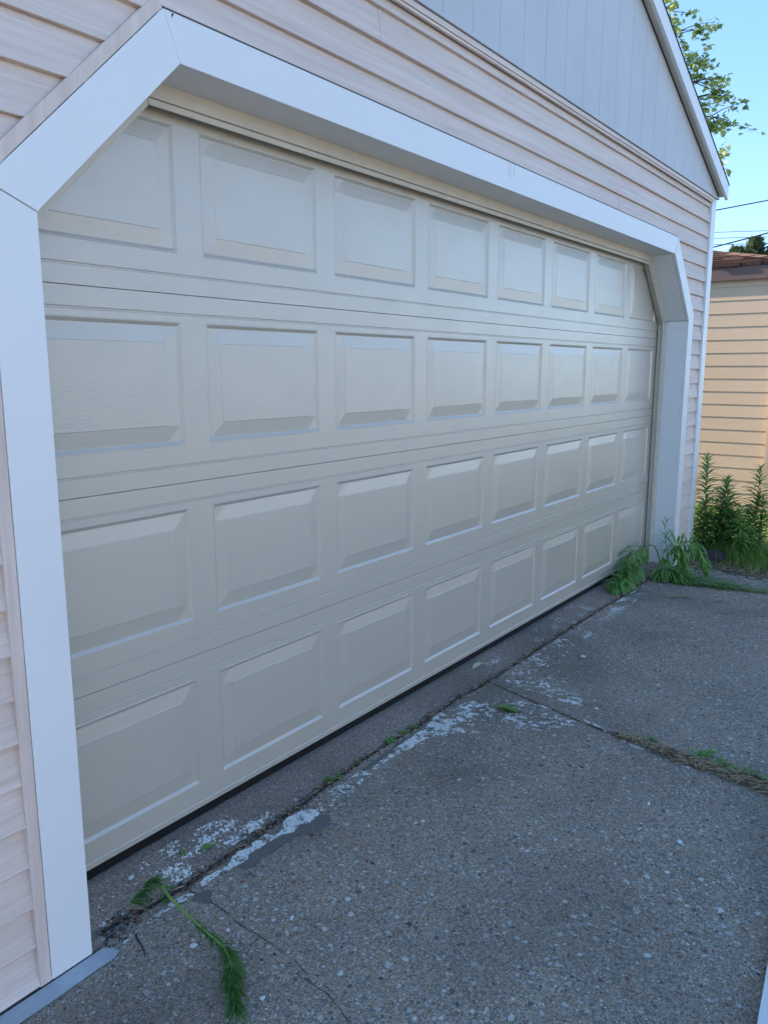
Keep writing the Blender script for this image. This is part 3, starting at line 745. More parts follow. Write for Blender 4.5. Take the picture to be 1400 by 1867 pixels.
# standing goldenrod clump behind the corner post
clump = [(5.31,-.26,.74,"tall leafy weed nearest the garage corner post, leftmost of the standing weeds"),
 (5.39,-.34,.58,"mid-height leafy weed next to the tall one by the corner post"),
 (5.45,-.42,.58,"bright green leafy weed in the middle of the standing weeds"),
 (5.48,-.56,.68,"tall leafy weed with a reddish stem at the right side of the clump"),
 (5.47,-.63,.44,"short leafy weed at the right edge of the clump")]
for k, (x, y, h, lab) in enumerate(clump):
    weed("leafy_weed", path((x, y, hz(x, y)), (R.uniform(-.05, .08), R.uniform(-.10, .02), 1), h+.02, 12, 0, .02), .0045, int(130*h/.7), .145, .026, lab, "weed", "standing weeds beside the garage corner", LEAF if k in (2,) else LEAFD, .06, up=.55, stemmat=STEMB, droopl=.65)
for k in range(12):
    x = R.uniform(5.30, 5.60); y = R.uniform(-.64, -.18); h = R.uniform(.28, .50)
    weed("leafy_weed", path((x, y, hz(x, y)), (R.uniform(-.12, .12), R.uniform(-.15, .1), 1), h, 9, 0, .03), .0035, int(115*h/.6), .13, .025, "shorter dark leafy weed crowded among the tall stems beside the corner post", "weed", "shorter weeds filling the clump", LEAFD, .1, up=.3, stemmat=STEMB)
# wilted, pulled weeds in front of the right trim
def arc(ps, n=14):
    out = []; ps = [Vector(p) for p in ps]
    for i in range(len(ps)-1):
        a = ps[max(i-1, 0)]; b = ps[i]; c = ps[i+1]; d = ps[min(i+2, len(ps)-1)]
        for k in range(n//(len(ps)-1)+1):
            t = k/(n//(len(ps)-1)+1)
            out.append(.5*((2*b)+(c-a)*t+(2*a-5*b+4*c-d)*t*t+(3*b-a-3*c+d)*t**3))
    return out+[ps[-1]]
W = "wilted weeds in front of the right trim"
weed("wilted_weed", arc([(4.44,-.23,-.03),(4.46,-.24,.14),(4.45,-.22,.26),(4.46,-.22,.375)]), .003, 30, .10, .010, "thin upright weed sprig standing highest against the pale blue jamb", "weed", W, LEAFD, .3, up=.8)
weed("wilted_weed", arc([(4.46,-.26,-.03),(4.52,-.30,.16),(4.56,-.37,.22),(4.60,-.45,.10),(4.60,-.48,-.0)]), .0035, 90, .13, .018, "wilted weed arching to the right with pale drooping leaf tip", "weed", W, LEAF, .2, droopl=1.6)
weed("wilted_weed", arc([(4.40,-.22,-.03),(4.42,-.27,.15),(4.46,-.32,.19),(4.48,-.36,.08),(4.47,-.38,-.01)]), .004, 100, .13, .018, "wilted weed drooping in the middle of the bunch in front of the right trim", "weed", W, LEAF, .2, droopl=1.6)
weed("wilted_weed", arc([(4.52,-.20,-.03),(4.43,-.16,.18),(4.30,-.09,.16),(4.18,-.06,.12),(4.02,-.10,.04)]), .005, 60, .13, .020, "pulled weed leaning left against the door with its stem raised", "weed", W, LEAFD, .35, droopl=1.8)
weed("wilted_weed", arc([(4.42,-.20,-.02),(4.22,-.13,.07),(4.02,-.12,.05),(3.88,-.12,.035),(3.78,-.11,.02)]), .0045, 120, .125, .030, "weed lying along the door bottom with broad dark leaves at the left end", "weed", W, LEAFD, .25, droopl=1.2)
weed("wilted_weed", arc([(4.30,-.19,-.01),(4.34,-.32,.02),(4.37,-.48,-.0),(4.42,-.66,-.015),(4.455,-.88,-.025)]), .005, 170, .11, .017, "long leafy weed stalk lying flat and pointing away from the door", "weed", W, LEAFD, .05, up=1.3, droopl=.4)
weed("wilted_weed", arc([(4.36,-.2,-.02),(4.34,-.27,.05),(4.36,-.34,.03),(4.34,-.42,0)]), .004, 150, .13, .019, "heap of limp dark leaves at the foot of the wilted bunch", "weed", W, LEAFD, .05, up=.4, droopl=1.4)
# cut stalk in the left foreground
GOLD = m_leaf("bright weed leaf", (.035, .105, .022), (.085, .19, .04), .65, .2)
st = [(0.208,-0.144,.0),(0.196,-0.218,-.020),(0.183,-0.306,-.026),(0.173,-0.386,-.030),(0.164,-0.462,-.033),(0.141,-0.515,-.036),(0.103,-0.562,-.038),(0.06,-0.615,-.040)]
def stalk_tree():
    root = empty("cut_weed_stalk", (0.208, -0.144, -.01)); tag(root, "long cut green weed stalk with bushy tip lying on the concrete near the left trim", "weed")
    org = Vector((0.208, -0.144, -.01)); pts = [Vector(p)-org for p in arc([(x, y, z+.006) for x, y, z in st], 30)]
    m = MB(); n = len(pts); m.tube(pts, [.0042*(1-.7*k/(n-1)) for k in range(n)], 8); m.build("stem", m_plain("pale green stem", (.22, .33, .08), .5, .15, 40, .1), root, True)
    ml = MB(); nl = 340
    for k in range(nl):
        t = .30+.70*(k/nl)**.66; f = t*(n-1); i = min(int(f), n-2); p = pts[i].lerp(pts[i+1], f-i); d = (pts[i+1]-pts[i]).normalized()
        lat = d.cross(Vector((0, 0, 1))).normalized(); sgn = 1 if k % 2 else -1
        a = R.uniform(.15, .8) if t < .8 else R.uniform(.05, .6)
        dd = d*math.cos(a)+lat*sgn*math.sin(a)+Vector((0, 0, R.uniform(-.15, .35)))
        L = (.032 + .022*min(1, max(0, t-.4)*2))*R.uniform(.45, 1.35)*(1.0 if t > .55 else .7)
        ml.leaf(p, dd, Vector((R.gauss(0, .3), R.gauss(0, .3), 1)), L, R.uniform(.0025, .0070), R.uniform(-.5, 1.1), 0, 3, .3, (.3, 1, .8, 0))
    for (t, s_, L, Wd) in ((.10, 1, .045, .013), (.16, -1, .034, .012), (.22, 1, .03, .008), (.13, -1, .03, .008)):
        f = t*(n-1); i = int(f); p = pts[i]; d = (pts[i+1]-pts[i]).normalized(); lat = d.cross(Vector((0, 0, 1))).normalized()
        ml.leaf(p, lat*-s_+d*.25-Vector((0, 0, .12)), (0, 0, 1), L, Wd, .1)
    for i, v in enumerate(ml.v):
        g = hz(v[0]+org.x, v[1]+org.y)+.003-org.z
        if v[2] < g: ml.v[i] = (v[0], v[1], g+.002*R.random())
    ml.build("leaves", GOLD, root)
stalk_tree()
def tuft():
    org = Vector((.2, -.15, -.005)); root = empty("weed_tuft", org); tag(root, "small bright green weed tuft bent over the rubble beside the left trim", "weed")
    m = MB(); pts = arc([(.215,-.148,.0),(.175,-.150,.016),(.14,-.162,.014),(.105,-.168,.004)], 12); pts = [Vector(p)-org for p in pts]
    m.tube(pts, [.0025-.0001*k for k in range(len(pts))], 6); m.build("stem", STEM, root, True)
    ml = MB()
    for k in range(60):
        i = R.randint(3, len(pts)-1); a = R.uniform(-1.2, .9)
        dd = Vector((math.cos(a)*.4+.25*R.random(), -abs(math.sin(a))-.2, R.uniform(-.1, .35)))
        ml.leaf(pts[i], dd, (0, 0, 1), R.uniform(.03, .058), R.uniform(.004, .0065), R.uniform(.1, .8), 0, 3, .3, (.3, 1, .8, 0))
    for i, v in enumerate(ml.v):
        g = hz(v[0]+org.x, v[1]+org.y)+.004-org.z
        if v[2] < g: ml.v[i] = (v[0], v[1], g+.002*R.random())
    ml.build("leaves", GOLD, root)
tuft()
# seedlings in the joints
for x, y, r, nn, lab in [(0.96,-0.158,.042,16,"leafy green seedling in the long crack, nearest the big white paint patch"),(1.094,-0.154,.016,14,"low sprawl of tiny weeds in the long crack between two seedlings"),
 (1.30,-0.155,.030,20,"small green weed in the long crack, leftmost of the middle pair"),(1.40,-0.155,.026,18,"small green weed in the long crack, rightmost of the middle pair"),(1.47,-.158,.016,22,"tiny mossy weed beside the middle pair in the long crack"),(2.02,-.150,.016,14,"tiny weed where the long crack meets the cross joint"),
 (1.948,-0.961,.035,22,"dark low weed where the cross joint starts to fill with grass"),(1.932,-1.152,.060,18,"upright green weed with one tall leaf in the cross joint"),(1.90,-1.22,.045,40,"feathery small weed in the dead grass of the cross joint"),(1.879,-1.299,.065,22,"broad-leaved weed in the cross joint near the right edge"),(1.86,-1.42,.07,26,"dark weed in the cross joint at the right edge of the photo")]:
    m = MB()
    for k in range(nn):
        a = R.uniform(0, 6.28); el = R.uniform(.1, 1.1)
        m.leaf((R.gauss(0, r*.25), R.gauss(0, r*.12), 0), (math.cos(a)*math.cos(el), math.sin(a)*math.cos(el)*.7, math.sin(el)), (0, 0, 1), r*R.uniform(.6, 1.15), r*R.uniform(.18, .36), R.uniform(.3, 1.3), 0, 4, .3)
    o = m.build("small_weed", LEAF if y > -.5 else LEAFD); o.location = (x, y, hz(x, y)+.0); tag(o, lab, "weed", "small weeds growing in the driveway joints")
# fallen leaves
YL = m_leaf("yellowed leaf", (.50, .47, .25), (.62, .60, .40), .6, .1)
for x, y, L, Wd, a, mt, lab in [(2.101,-0.061,.11,.032,.1,YL,"pale yellow fallen leaf on the threshold"),(0.39,-0.115,.05,.030,-.2,LEAF,"fallen green leaf on the threshold, right one of the pair"),(0.345,-0.100,.034,.016,1.2,LEAF,"smaller fallen green leaf on the threshold, left one of the pair"),
  (3.93,-0.36,.20,.014,-1.0,LEAFD,"long narrow green leaf blade in front of the wilted weeds"),(3.99,-0.45,.16,.012,-1.3,LEAFD,"narrow dark leaf blade left of the pale scraps"),(3.91,-0.40,.18,.012,-.7,LEAFD,"dark leaf blade closest to the long crack"),(4.05,-0.62,.16,.014,-1.4,LEAFD,"dark twig-like leaf blade right of the pale scraps"),(3.83,-.70,.15,.010,-1.5,LEAFD,"thin dark blade lying alone farthest from the door")]:
    m = MB(); m.leaf((0, 0, 0), (math.cos(a), math.sin(a), .06), (0, 0, 1), L, Wd, .12, 0, 4, .35)
    o = m.build("fallen_leaf", mt); o.location = (x, y, hz(x, y)+.006); tag(o, lab, "leaf")
m = MB()
for k in range(7):
    a = -1.0+R.uniform(-.5, .5); m.leaf((R.gauss(0, .01), R.gauss(0, .01), .002*k), (math.cos(a), math.sin(a), .05), (R.gauss(0, .2), R.gauss(0, .2), 1), R.uniform(.07, .11), R.uniform(.018, .028), R.uniform(.1, .35), 0, 4, .3)
o = m.build("leaf_bunch", LEAF); o.location = (1.83, -.34, hz(1.83, -.34)+.006); tag(o, "torn bunch of green leaves lying on the speckled white paint", "leaves")
m = MB(); m.tube([(0,0,0),(.03,.035,.006),(.062,.064,.002)], [.0007,.0008,.0005], 5); o = m.build("dry_straw", DB[4]); o.location = (.655,-.335,hz(.65,-.33)+.003); tag(o, "single pale straw lying beside the dark mortar patch", "straw")
m = MB(); flake(m, .66, -.316, .014, 0, .004); o = m.build("red_chip", DB[1]); tag(o, "dark red paint chip beside the dark mortar patch", "paint chip")
# grass
GR = [m_leaf("grass green", (.13, .24, .045), (.21, .33, .07), .6, .3), m_leaf("grass yellow", (.32, .36, .09), (.44, .44, .15), .6, .3), m_leaf("dead grass", (.22, .18, .10), (.30, .25, .15), .8, .1)]
mg = MB()
def blade(x, y, L, m):
    a = R.uniform(0, 6.28); ln = R.uniform(.1, .75); z = lawn_z(x, y)
    w_ = R.uniform(.0015, .0032); sx, sy = -math.sin(a)*w_, math.cos(a)*w_
    p = Vector((x, y, z)); d = Vector((math.cos(a)*ln, math.sin(a)*ln, 1)).normalized(); pts = []
    for k in range(4):
        f = 1-k/3.0; pts.append((p.copy(), f)); p = p+d*L/3; d = (d+Vector((math.cos(a)*.3, math.sin(a)*.3, -.28))).normalized()
    i = len(mg.v)
    for q, f in pts: mg.v += [(q.x-sx*f, q.y-sy*f, q.z), (q.x+sx*f, q.y+sy*f, q.z)]
    for k in range(3): mg.f.append((i+2*k, i+2*k+1, i+2*k+3, i+2*k+2)); mg.m.append(m)
for k in range(26000):
    x = 4.95+2.5*R.random()**1.3; y = R.uniform(-1.6, 1.0)
    if x < 5.15 and y > -.45: continue
    edge = min(1, (x-4.9)/.35); 
    if R.random() > edge*1.0+.05: continue
    dens = N(x*2.5, y*2.5, 5)
    L = R.uniform(.035, .10)*(1+.6*max(0, dens))*(.45+.55*edge)
    r = R.random()+dens*.3
    blade(x, y, L, 0 if r < .62 else (1 if r < .9 else 2))
for k in range(1500):
    x = R.gauss(5.36, .12); y = R.gauss(-.62, .16); blade(x, y, R.uniform(.10, .24), 0)
tag(mg.build("grass", GR), kind='stuff')

# dark stone by the corner
m = MB(); nn = 26; rings = 9
for j in range(rings):
    ph = math.pi/2*j/(rings-1)
    for k in range(nn):
        t = k*6.283/nn; d = Vector((math.cos(t)*math.cos(ph)*.085, math.sin(t)*math.cos(ph)*.13, math.sin(ph)*.085))
        f = 1+.18*N(d.x*14, d.y*14, d.z*14)+.05*N(d.x*50, d.y*50, d.z*50); m.v.append(tuple(d*f))
for j in range(rings-1):
    for k in range(nn):
        u = (k+1) % nn; m.f.append((j*nn+k, j*nn+u, (j+1)*nn+u, (j+1)*nn+k)); m.m.append(0)
o = m.build("stone", m_plain("dark purplish rock", (.055, .048, .055), .9, .3, 30, .6), None, True); o.location = (5.22, -.37, hz(5.2, -.35)-.01)
tag(o, "dark rounded stone at the foot of the garage corner post", "stone")

# metal flashing at the left wall foot
m = MB(); up_ = []; lo_ = []
for k in range(41):
    x = -.52+ (.0+.52)*k/40; w_ = .003*N(x*9, 1)
    up_.append((x, -.2015+w_*.3, -.0475+.0008*N(x*20, 4))); lo_.append((x, -.2475+w_-.012*max(0, -x-.1), hz(x, -.24)+.0035+.003*abs(N(x*14, 9))))
for k in range(40):
    a, b, c, d = up_[k], up_[k+1], lo_[k+1], lo_[k]; m.face([a, d, c, b])
    n = .0016; m.face([(p[0], p[1], p[2]-n) for p in (a, b, c, d)]); m.face([d, (d[0], d[1], d[2]-n), (c[0], c[1], c[2]-n), c])
m.face([up_[40], lo_[40], (.022, -.238, hz(0,-.24)+.004), (.010, -.212, -.049)])
FL = m_plain("dull blue grey metal", (.36, .40, .44), .5, .12, 14, .15, .5)
o = m.build("flashing", FL); tag(o, "bent blue-grey metal flashing strip along the foot of the left wall", "flashing")
m = MB(); m.box((-.52, -.19, -.12), (-.0, -.17, -.02)); gp(m, "foundation", m_plain("old mortar", (.14, .13, .12), .9, .3, 40, .5))

# white ribbed metal trim lying at the lower right
tr = empty("metal_trim", (1.2, -1.55, -.05)); tag(tr, "white ribbed metal strip lying on the concrete at the lower right edge", "metal strip")
tr.rotation_euler = (0, 0, math.radians(4.9))
prof = [(.006, .004), (.0, .010), (.0, .026), (.004, .030), (-.020, .033), (-.024, .037), (-.028, .033), (-.050, .036), (-.054, .041), (-.060, .036), (-.1, .037), (-.11, .042), (-.2, .042)]
m = MB(); x0, x1 = -.95, 1.7
for (a, b), (c, d) in zip(prof, prof[1:]): m.face([(x0, a, b), (x1, a, b), (x1, c, d), (x0, c, d)])
m.face([(x0, 0.006, .004), (x1, .006, .004), (x1, -.2, .004), (x0, -.2, .004)])
m.face([(x1, a, b) for a, b in prof]+[(x1, -.2, .004)]); m.face([(x0, a, b) for a, b in prof][::-1]+[(x0, -.2, .004)])
m.build("ribbed_strip", WHITE, tr, False)
m = MB(); m.box((x0+.02, -.19, -.012), (x1-.05, -.012, .0035)); m.build("shade_block", SEAL, tr)  # black block stands in for the dark shadow under the strip

# ------------------------------------------------------------------ neighbour's garage
NX, NY = 7.5, -.335
PEACH = m_siding("peach vinyl", (.68, .51, .35), (.73, .56, .40), (.62, .46, .31), 'y'); BROWN = m_plain("brown fascia", (.175, .12, .108), .6, .08, 4, .05)
nb = tag(empty("neighbouring_garage", (NX, 0, 0)), "peach-sided garage with brown fascia and brown shingled hip roof next door", "garage")
def npart(mb, name, mat, bev=0):
    o = mb.build(name, mat, nb, False, bev); o.location = (-NX, 0, 0); return o
m = MB(); m.box((NX+.02, NY+.05, -.1), (NX+6, 5.0, 2.32)); npart(m, "wall", PEACH)
m = MB()
for c in range(19):
    zb = -.10+c*.127; zt = min(zb+.127, 2.262)
    if zb > 2.25: break
    pr_ = [(NX+.018, zb), (NX+.0095, zb), (NX+.0100, zb+.005), (NX+.0150, zt-.004), (NX+.017, zt)]
    for (xa, za), (xb, z2) in zip(pr_, pr_[1:]): m.face([(xa, NY+.10, za), (xb, NY+.10, z2), (xb, 5.0, z2), (xa, 5.0, za)])
    prf = [(NY+.018, zb), (NY-.001, zb), (NY+.0005, zb+.006), (NY+.012, zt-.004), (NY+.017, zt)]
    for (xa, za), (xb, z2) in zip(prf, prf[1:]): m.face([(NX+.1, xa, za), (NX+6, xa, za), (NX+6, xb, z2), (NX+.1, xb, z2)])
npart(m, "siding", PEACH)
m = MB(); m.box((NX-.014, NY-.014, -.1), (NX+.004, NY+.09, 2.27)); m.box((NX+.005, NY-.014, -.1), (NX+.09, NY+.004, 2.27)); npart(m, "corner_post", m_siding("peach trim", (.60, .45, .34), (.66, .50, .38), (.55, .40, .28), 'z'), .003)
OH = .012; ex, ey = NX-OH, NY-OH
m = MB(); m.box((ex, ey, 2.262), (NX+6.2, 5.2, 2.280)); npart(m, "soffit", BROWN)
m = MB(); m.box((ex-.02, ey-.02, 2.245), (ex-.0005, 5.2, 2.375)); m.box((ex, ey-.02, 2.245), (NX+6.2, ey-.0005, 2.375)); npart(m, "fascia", BROWN, .003)
# shingled hip roof : rows of tabs on the left slope and the front slope
SHM = [m_plain("brown shingle", (.17, .105, .08), .95, .3, 60, .6, .05), m_plain("dark brown shingle", (.085, .052, .042), .95, .3, 60, .6, .05), m_plain("light brown shingle", (.22, .14, .108), .95, .3, 60, .6, .05)]
rf = MB(); pit = .26; ex2, ey2 = ex-.028, ey-.03; zr = 2.378; xm = NX+3
rf2 = MB()
def rz(x, y): return zr + pit*min(x-ex2, max(y-ey2, 0), 3.2)
yfar = 5.3
rf2.face([(ex2, ey2, zr), (ex2, yfar, zr), (ex2+3.2, yfar, zr+.96), (ex2+3.2, ey2+3.2, zr+.96)][::-1])
rf2.face([(ex2, ey2, zr), (ex2+7, ey2, zr), (ex2+7, ey2+3.2, zr+.96), (ex2+3.2, ey2+3.2, zr+.96)])
npart(rf2, "roof_deck", SHM[1])
ro = .135
for r_ in range(24):
    xa = ex2-.012+r_*ro*.96; xb = xa+ro
    y = ey2-.05+ (xa-ex2)+R.uniform(0, .1)
    while y < yfar:
        wd = R.uniform(.14, .34); th = R.uniform(.012, .030); sk = R.gauss(0, .012); mm = R.choice((0, 0, 1, 2))
        y2 = y+wd-.006
        if y > 5.2: break
        za, zb = zr+pit*(xa-ex2), zr+pit*(xb-ex2)
        a = (xa+sk, y, za+th+.008); b = (xa+sk, y2, za+th+.008+R.gauss(0, .002)); c = (xb, y2, zb+.010); d = (xb, max(y, ey2+(xb-ex2)), zb+.010)
        rf.face([a, d, c, b], mm); rf.face([a, b, (b[0], b[1], za), (a[0], a[1], za)], 1); rf.face([(a[0], a[1], za), a, d, (d[0], d[1], zb-.0)][::-1], 1)
        y = y2+.006
    x = ex2-.05+r_*ro
for r_ in range(24):
    ya = ey2-.012+r_*ro*.96; yb = ya+ro; x = ex2-.04+(ya-ey2)
    while x < ex2+5:
        wd = R.uniform(.14, .34); x2 = x+wd-.006; th = R.uniform(.007, .016); mm = R.choice((0, 0, 1, 2)); za, zb = zr+pit*(ya-ey2), zr+pit*(yb-ey2)
        rf.face([(x, ya, za+th+.008), (x2, ya, za+th+.008), (x2, yb, zb+.01), (max(x, ex2+(yb-ey2)), yb, zb+.01)], mm); rf.face([(x, ya, za), (x2, ya, za), (x2, ya, za+th+.008), (x, ya, za+th+.008)], 1)
        x = x2+.006
npart(rf, "shingles", SHM)
cap = MB()
for k in range(22):
    t0 = k*.15; a = (ex2+t0, ey2+t0, zr+pit*t0); b = (ex2+t0+.19, ey2+t0+.19, zr+pit*(t0+.19)); h = .022
    L_ = (-.06, .06)
    cap.face([(a[0]+L_[0], a[1]+L_[1], a[2]+.016), (a[0], a[1], a[2]+.016+h), (b[0], b[1], b[2]+.012+h), (b[0]+L_[0], b[1]+L_[1], b[2]+.012)], R.choice((0, 1, 2)))
    cap.face([(a[0], a[1], a[2]+.016+h), (a[0]+.06, a[1]-.06, a[2]+.016), (b[0]+.06, b[1]-.06, b[2]+.012), (b[0], b[1], b[2]+.012+h)], R.choice((0, 1, 2)))
    cap.face([(a[0]+L_[0], a[1]+L_[1], a[2]), (a[0]+.06, a[1]-.06, a[2]), (a[0]+.06, a[1]-.06, a[2]+.016), (a[0], a[1], a[2]+.016+h), (a[0]+L_[0], a[1]+L_[1], a[2]+.016)], 1)
npart(cap, "hip_cap", SHM)

# unseen sunlit alley and garages, added behind the photographer: they light the shaded door and show as a sheen in it
m = MB(); m.face([(-40, -16, -.135), (60, -16, -.135), (60, -9.02, -.135), (-40, -9.02, -.135)]); tag(m.build("alley", m_plain("pale alley concrete", (.27, .26, .24), .9, .1, 3, .2)), kind='structure')
for k, (x0, x1, h, col) in enumerate([(-16, -9, 2.6, (.70, .66, .58)), (-8, -1.5, 2.9, (.66, .62, .56)), (0, 7, 2.5, (.72, .67, .58)), (8.5, 15, 2.8, (.62, .55, .46)), (16.5, 28, 2.6, (.74, .64, .50))]):
    hs = tag(empty("added_garage", ((x0+x1)/2, -16, 0)), ["unseen pale garage added across the alley, far to the left", "unseen grey-white garage added across the alley, left of the camera", "unseen off-white garage added across the alley, behind the camera", "unseen tan garage added across the alley, right of the camera", "unseen cream garage added across the alley, for the warm glow in the door"][k], "garage", "unseen added garages across the alley")
    m = MB(); m.box((x0, -22, -.2), (x1, -16, h)); o = m.build("wall", m_plain("alley wall paint", col, .7, .06, 2, .1), hs); o.location = (-(x0+x1)/2, 16, 0)
    m = MB(); m.prism([(x0-.3, h), (x1+.3, h), (x1+.3, h+.1), ((x0+x1)/2, h+.6), (x0-.3, h+.1)], -22.2, -15.8); o = m.build("roof", SHD, hs); o.location = (-(x0+x1)/2, 16, 0)
    m = MB(); m.box((x0+1.2, -15.999, -.1), (x1-1.2, -15.96, 2.1)); o = m.build("door", m_plain("alley door paint", (.7, .69, .66), .6, .05, 2, .1), hs); o.location = (-(x0+x1)/2, 16, 0)

# ------------------------------------------------------------------ maple behind the garage
BARK = m_plain("maple bark", (.06, .052, .05), .9, .3, 20, .5)
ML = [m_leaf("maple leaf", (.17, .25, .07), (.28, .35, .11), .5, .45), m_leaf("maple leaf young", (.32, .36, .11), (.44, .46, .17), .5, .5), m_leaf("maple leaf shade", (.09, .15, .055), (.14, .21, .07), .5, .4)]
mpl = tag(empty("maple_tree", (10.3, 6.5, -.1)), "maple tree whose leafy branches hang out from behind the gable", "tree")
T0 = Vector((10.3, 6.5, -.1))
mt_ = MB(); mt_.tube([T0+Vector(p) for p in ((0,0,0),(.05,.0,1.5),(0,-.05,3.2),(.1,-.1,5.0),(.05,-.2,7.2),(.2,-.3,9.2))], [.26,.22,.19,.15,.10,.05], 12)
tips = []
def branch(p, d, L, r, depth, droop=.02):
    n = 6; pts = [Vector(p)]; d = Vector(d).normalized()
    for k in range(n):
        d = (d+Vector((R.gauss(0, .12), R.gauss(0, .12), R.gauss(0, .10)-droop))).normalized(); pts.append(pts[-1]+d*L/n)
    mt_.tube(pts, [r*(1-.6*k/n) for k in range(n+1)], 5 if depth > 1 else 7)
    if depth < 3:
        for k in range(1, n+1):
            for q in range(2 if depth else 1):
                dd = (d+Vector((R.gauss(0, .6), R.gauss(0, .6), R.gauss(0, .45)))).normalized()
                if depth == 0 or R.random() < .72: branch(pts[k], dd, L*R.uniform(.28, .5), r*.42, depth+1)
    if depth >= 1:
        for k in range(2 if depth < 3 else 1, n+1): tips.append((pts[k], d.copy()))
# limbs reaching past the gable end towards the alley
V = lambda x, y, z: Vector((x, y, z))
limbs = [((10.3,6.4,4.2),(9.85,1.35,5.2)), ((10.3,6.4,4.0),(9.8,1.5,5.0)), ((10.3,6.4,3.2),(10.0,1.0,4.5)), ((10.3,6.4,2.8),(9.9,1.10,4.35)), ((10.3,6.4,2.7),(9.95,.98,4.15)), ((10.3,6.4,3.4),(9.95,1.4,4.9)), ((10.3,6.4,4.6),(9.6,2.1,6.2)), ((10.3,6.4,3.9),(9.7,1.85,5.5)), ((10.3,6.4,3.0),(10.1,1.1,4.6)), ((10.3,6.4,3.2),(9.6,1.9,5.9)), ((10.3,6.4,3.6),(9.75,1.65,5.2)), ((10.3,6.4,2.9),(10.0,1.15,4.75)), ((10.3,6.4,5.0),(9.6,1.9,6.6)), ((10.3,6.4,4.2),(9.8,1.6,4.5)), ((10.3,6.4,5.0),(9.8,1.5,5.85)), ((10.3,6.4,4.8),(9.8,1.35,5.5)), ((10.3,6.4,5.2),(9.7,1.9,6.05)), ((10.3,6.4,3.8),(9.8,1.15,4.9))]
lt = []
for a, b in limbs:
    a = V(*a); b = V(*b)+V(-.12, .22, 0); pts = []
    for k in range(11):
        t = k/10; p = a.lerp(b, t); p.z += .45*math.sin(t*3.14)+R.gauss(0, .04); p.x += R.gauss(0, .05); p.y += R.gauss(0, .05); pts.append(p)
    mt_.tube(pts, [.030*(1-.82*k/10)+.003 for k in range(11)], 7)
    for k in range(2, 11):
        for q in range(5):
            d = ((pts[k]-pts[k-1]).normalized()+Vector((R.gauss(0, .5), R.gauss(0, .5), R.gauss(-.1, .45)))).normalized()
            L = R.uniform(.30, .80)*(1.15-k*.04); sp = [pts[k]]; dd = d.copy()
            for s_ in range(5): dd = (dd+Vector((R.gauss(0, .15), R.gauss(0, .15), R.gauss(-.04, .12)))).normalized(); sp.append(sp[-1]+dd*L/5)
            mt_.tube(sp, [.0075-.0012*s_ for s_ in range(6)], 5); lt += [(sp[3], dd), (sp[4], dd), (sp[5], dd)]
for k in range(16):
    a = R.uniform(0, 6.28); z = R.uniform(3.5, 8.8)
    branch(T0+Vector((.05, -.1, z)), (math.cos(a), math.sin(a), .35), R.uniform(1.4, 2.4), .05, 1)
mt_.build("trunk", BARK, mpl, True).location = -T0
mlv = MB()
def maple_leaf(mb, p, d, s, mi):
    d = Vector(d).normalized(); nrm = Vector((R.gauss(0, .5), R.gauss(0, .5), 1)).normalized(); sd_ = d.cross(nrm)
    if sd_.length < .1: return
    sd_.normalize(); nrm = sd_.cross(d)
    O = [(0,0),(.10,.10),(.42,.02),(.34,.22),(.62,.44),(.38,.46),(.30,.62),(.14,.60),(0,1.02)]
    L = [(x, y) for x, y in O]; Rr = [(-x, y) for x, y in reversed(O[1:-1])]
    i = len(mb.v); pts = L+Rr; dr = R.uniform(.1, .5)
    for x, y in pts: mb.v.append(tuple(p+(sd_*x+d*y-nrm*(dr*(x*x+.4*y*y)))*s))
    n = len(pts); mb.v.append(tuple(p+d*.35*s)); c = i+n
    for k in range(n): mb.f.append((i+k, i+(k+1) % n, c)); mb.m.append(mi)
def cluster(p, d, n, s0, s1):
    for k in range(n):
        a = R.uniform(0, 6.28); dd = Vector((math.cos(a), math.sin(a), R.uniform(-1.1, .1)))
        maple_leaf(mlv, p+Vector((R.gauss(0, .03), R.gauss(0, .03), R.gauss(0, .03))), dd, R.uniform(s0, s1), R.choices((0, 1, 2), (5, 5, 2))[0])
for p, d in lt: cluster(p, d, R.randint(3, 7), .05, .09)
for p, d in tips:
    if R.random() < .6: cluster(p, d, 5, .09, .15)
mlv.build("crown", ML, mpl).location = -T0

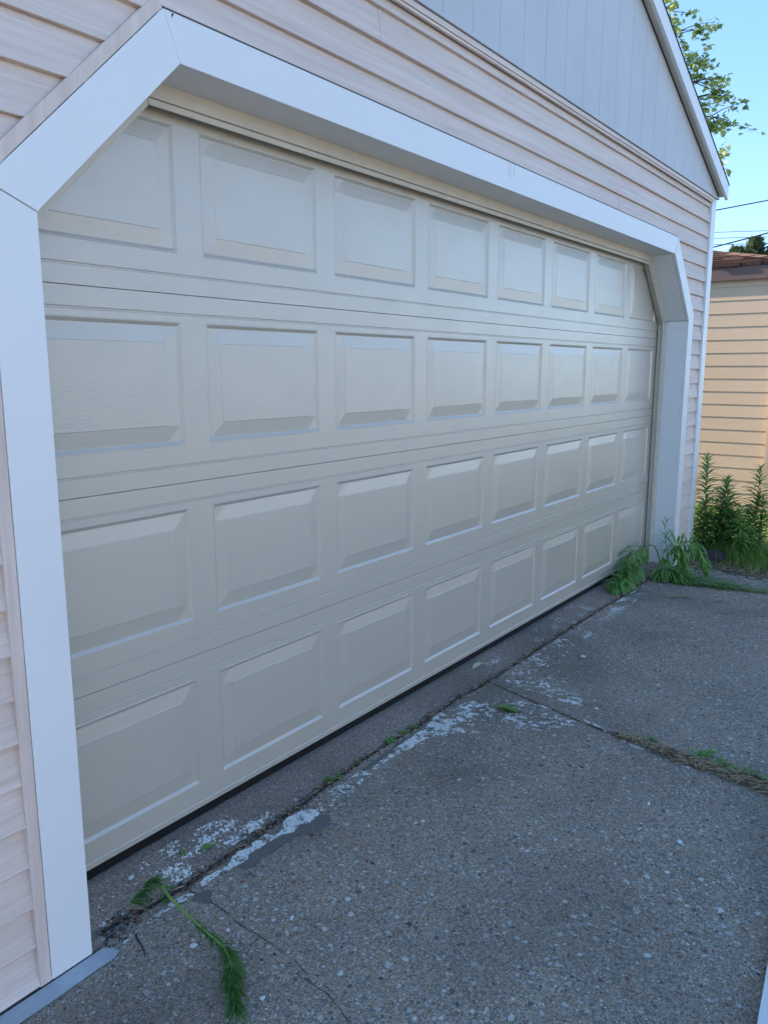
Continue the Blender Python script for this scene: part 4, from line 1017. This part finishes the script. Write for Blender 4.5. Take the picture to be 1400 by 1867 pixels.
# ------------------------------------------------------------------ conifers beyond the neighbour's roof
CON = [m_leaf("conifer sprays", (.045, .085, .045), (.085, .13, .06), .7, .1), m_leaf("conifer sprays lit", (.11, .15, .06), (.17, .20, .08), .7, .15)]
for k, (x, y, h, r_, lab) in enumerate([(25.1, 5.35, 5.25, .65, "dark conifer top beyond the brown roof, next to the garage corner post"),(25.5, 4.5, 4.90, .40, "low dark green conifer left of the tallest pair beyond the brown roof"),
   (25.7, 4.40, 5.10, .50, "bushy middle conifer top beyond the brown roof"),(26.2, 4.00, 5.40, .55, "tallest pale-tipped conifer beyond the brown roof, near the right edge"),(26.3, 3.5, 5.10, .42, "rightmost conifer top beyond the brown roof"), (25.4, 4.85, 4.78, .4, "small conifer tip between the dark one and the bushy middle one")]):
    t = tag(empty("conifer", (x, y, -.1)), lab, "tree", "conifers beyond the neighbour's roof")
    m = MB(); m.tube([(0,0,0),(0,0,h*.5),(0,0,h-.1)], [.14,.09,.02], 8); m.build("trunk", BARK, t, True)
    m = MB()
    for q in range(4200):
        f = R.random()**.8; z = h*(.35+.65*f) if f < 1 else h; rr = r_*1.5*(1-f)**.62*R.uniform(.3, 1.05)+.03; a = R.uniform(0, 6.28)
        rr *= 1+.35*N(a*1.6, z*2.2, k)
        p = Vector((rr*math.cos(a), rr*math.sin(a), z)); d = Vector((math.cos(a), math.sin(a), R.uniform(.3, 1.6))).normalized()
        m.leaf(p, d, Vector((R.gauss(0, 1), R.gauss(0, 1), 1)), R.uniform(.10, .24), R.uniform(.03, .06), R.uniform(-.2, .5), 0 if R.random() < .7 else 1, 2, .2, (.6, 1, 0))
    m.build("crown", CON, t)

# ------------------------------------------------------------------ overhead wires
WIRE = m_plain("black cable", (.02, .02, .022), .6, .1)
def wire(p, q, sag, r, lab):
    p, q = Vector(p), Vector(q); pts = []
    for k in range(25):
        t = k/24; v = p.lerp(q, t)-p; v.z -= sag*4*t*(1-t); pts.append(v)
    m = MB(); m.tube(pts, r, 5); o = m.build("power_line", WIRE, None, True); o.location = p; tag(o, lab, "wire", "overhead wires against the sky")
wire((13.4, 6.5, 3.7), (21.0, -2.6, 6.0), .10, .012, "single upper overhead wire meeting the garage corner below the eave")
wire((15.5, 7.2, 3.0), (23.2, -1.9, 6.1), .18, .016, "thick overhead wire curving up to the right above the conifers")
wire((20.5, 7.6, 5.02), (27.0, -1.9, 5.35), .05, .008, "faint thin wire just above the conifers, uppermost of the flat wires")
wire((20.5, 7.6, 4.88), (27.0, -1.9, 5.16), .05, .008, "faint thin wire in the middle of the flat wires")
wire((20.5, 7.6, 4.72), (27.0, -1.9, 4.98), .05, .008, "lowest of the faint flat wires behind the conifer tops")
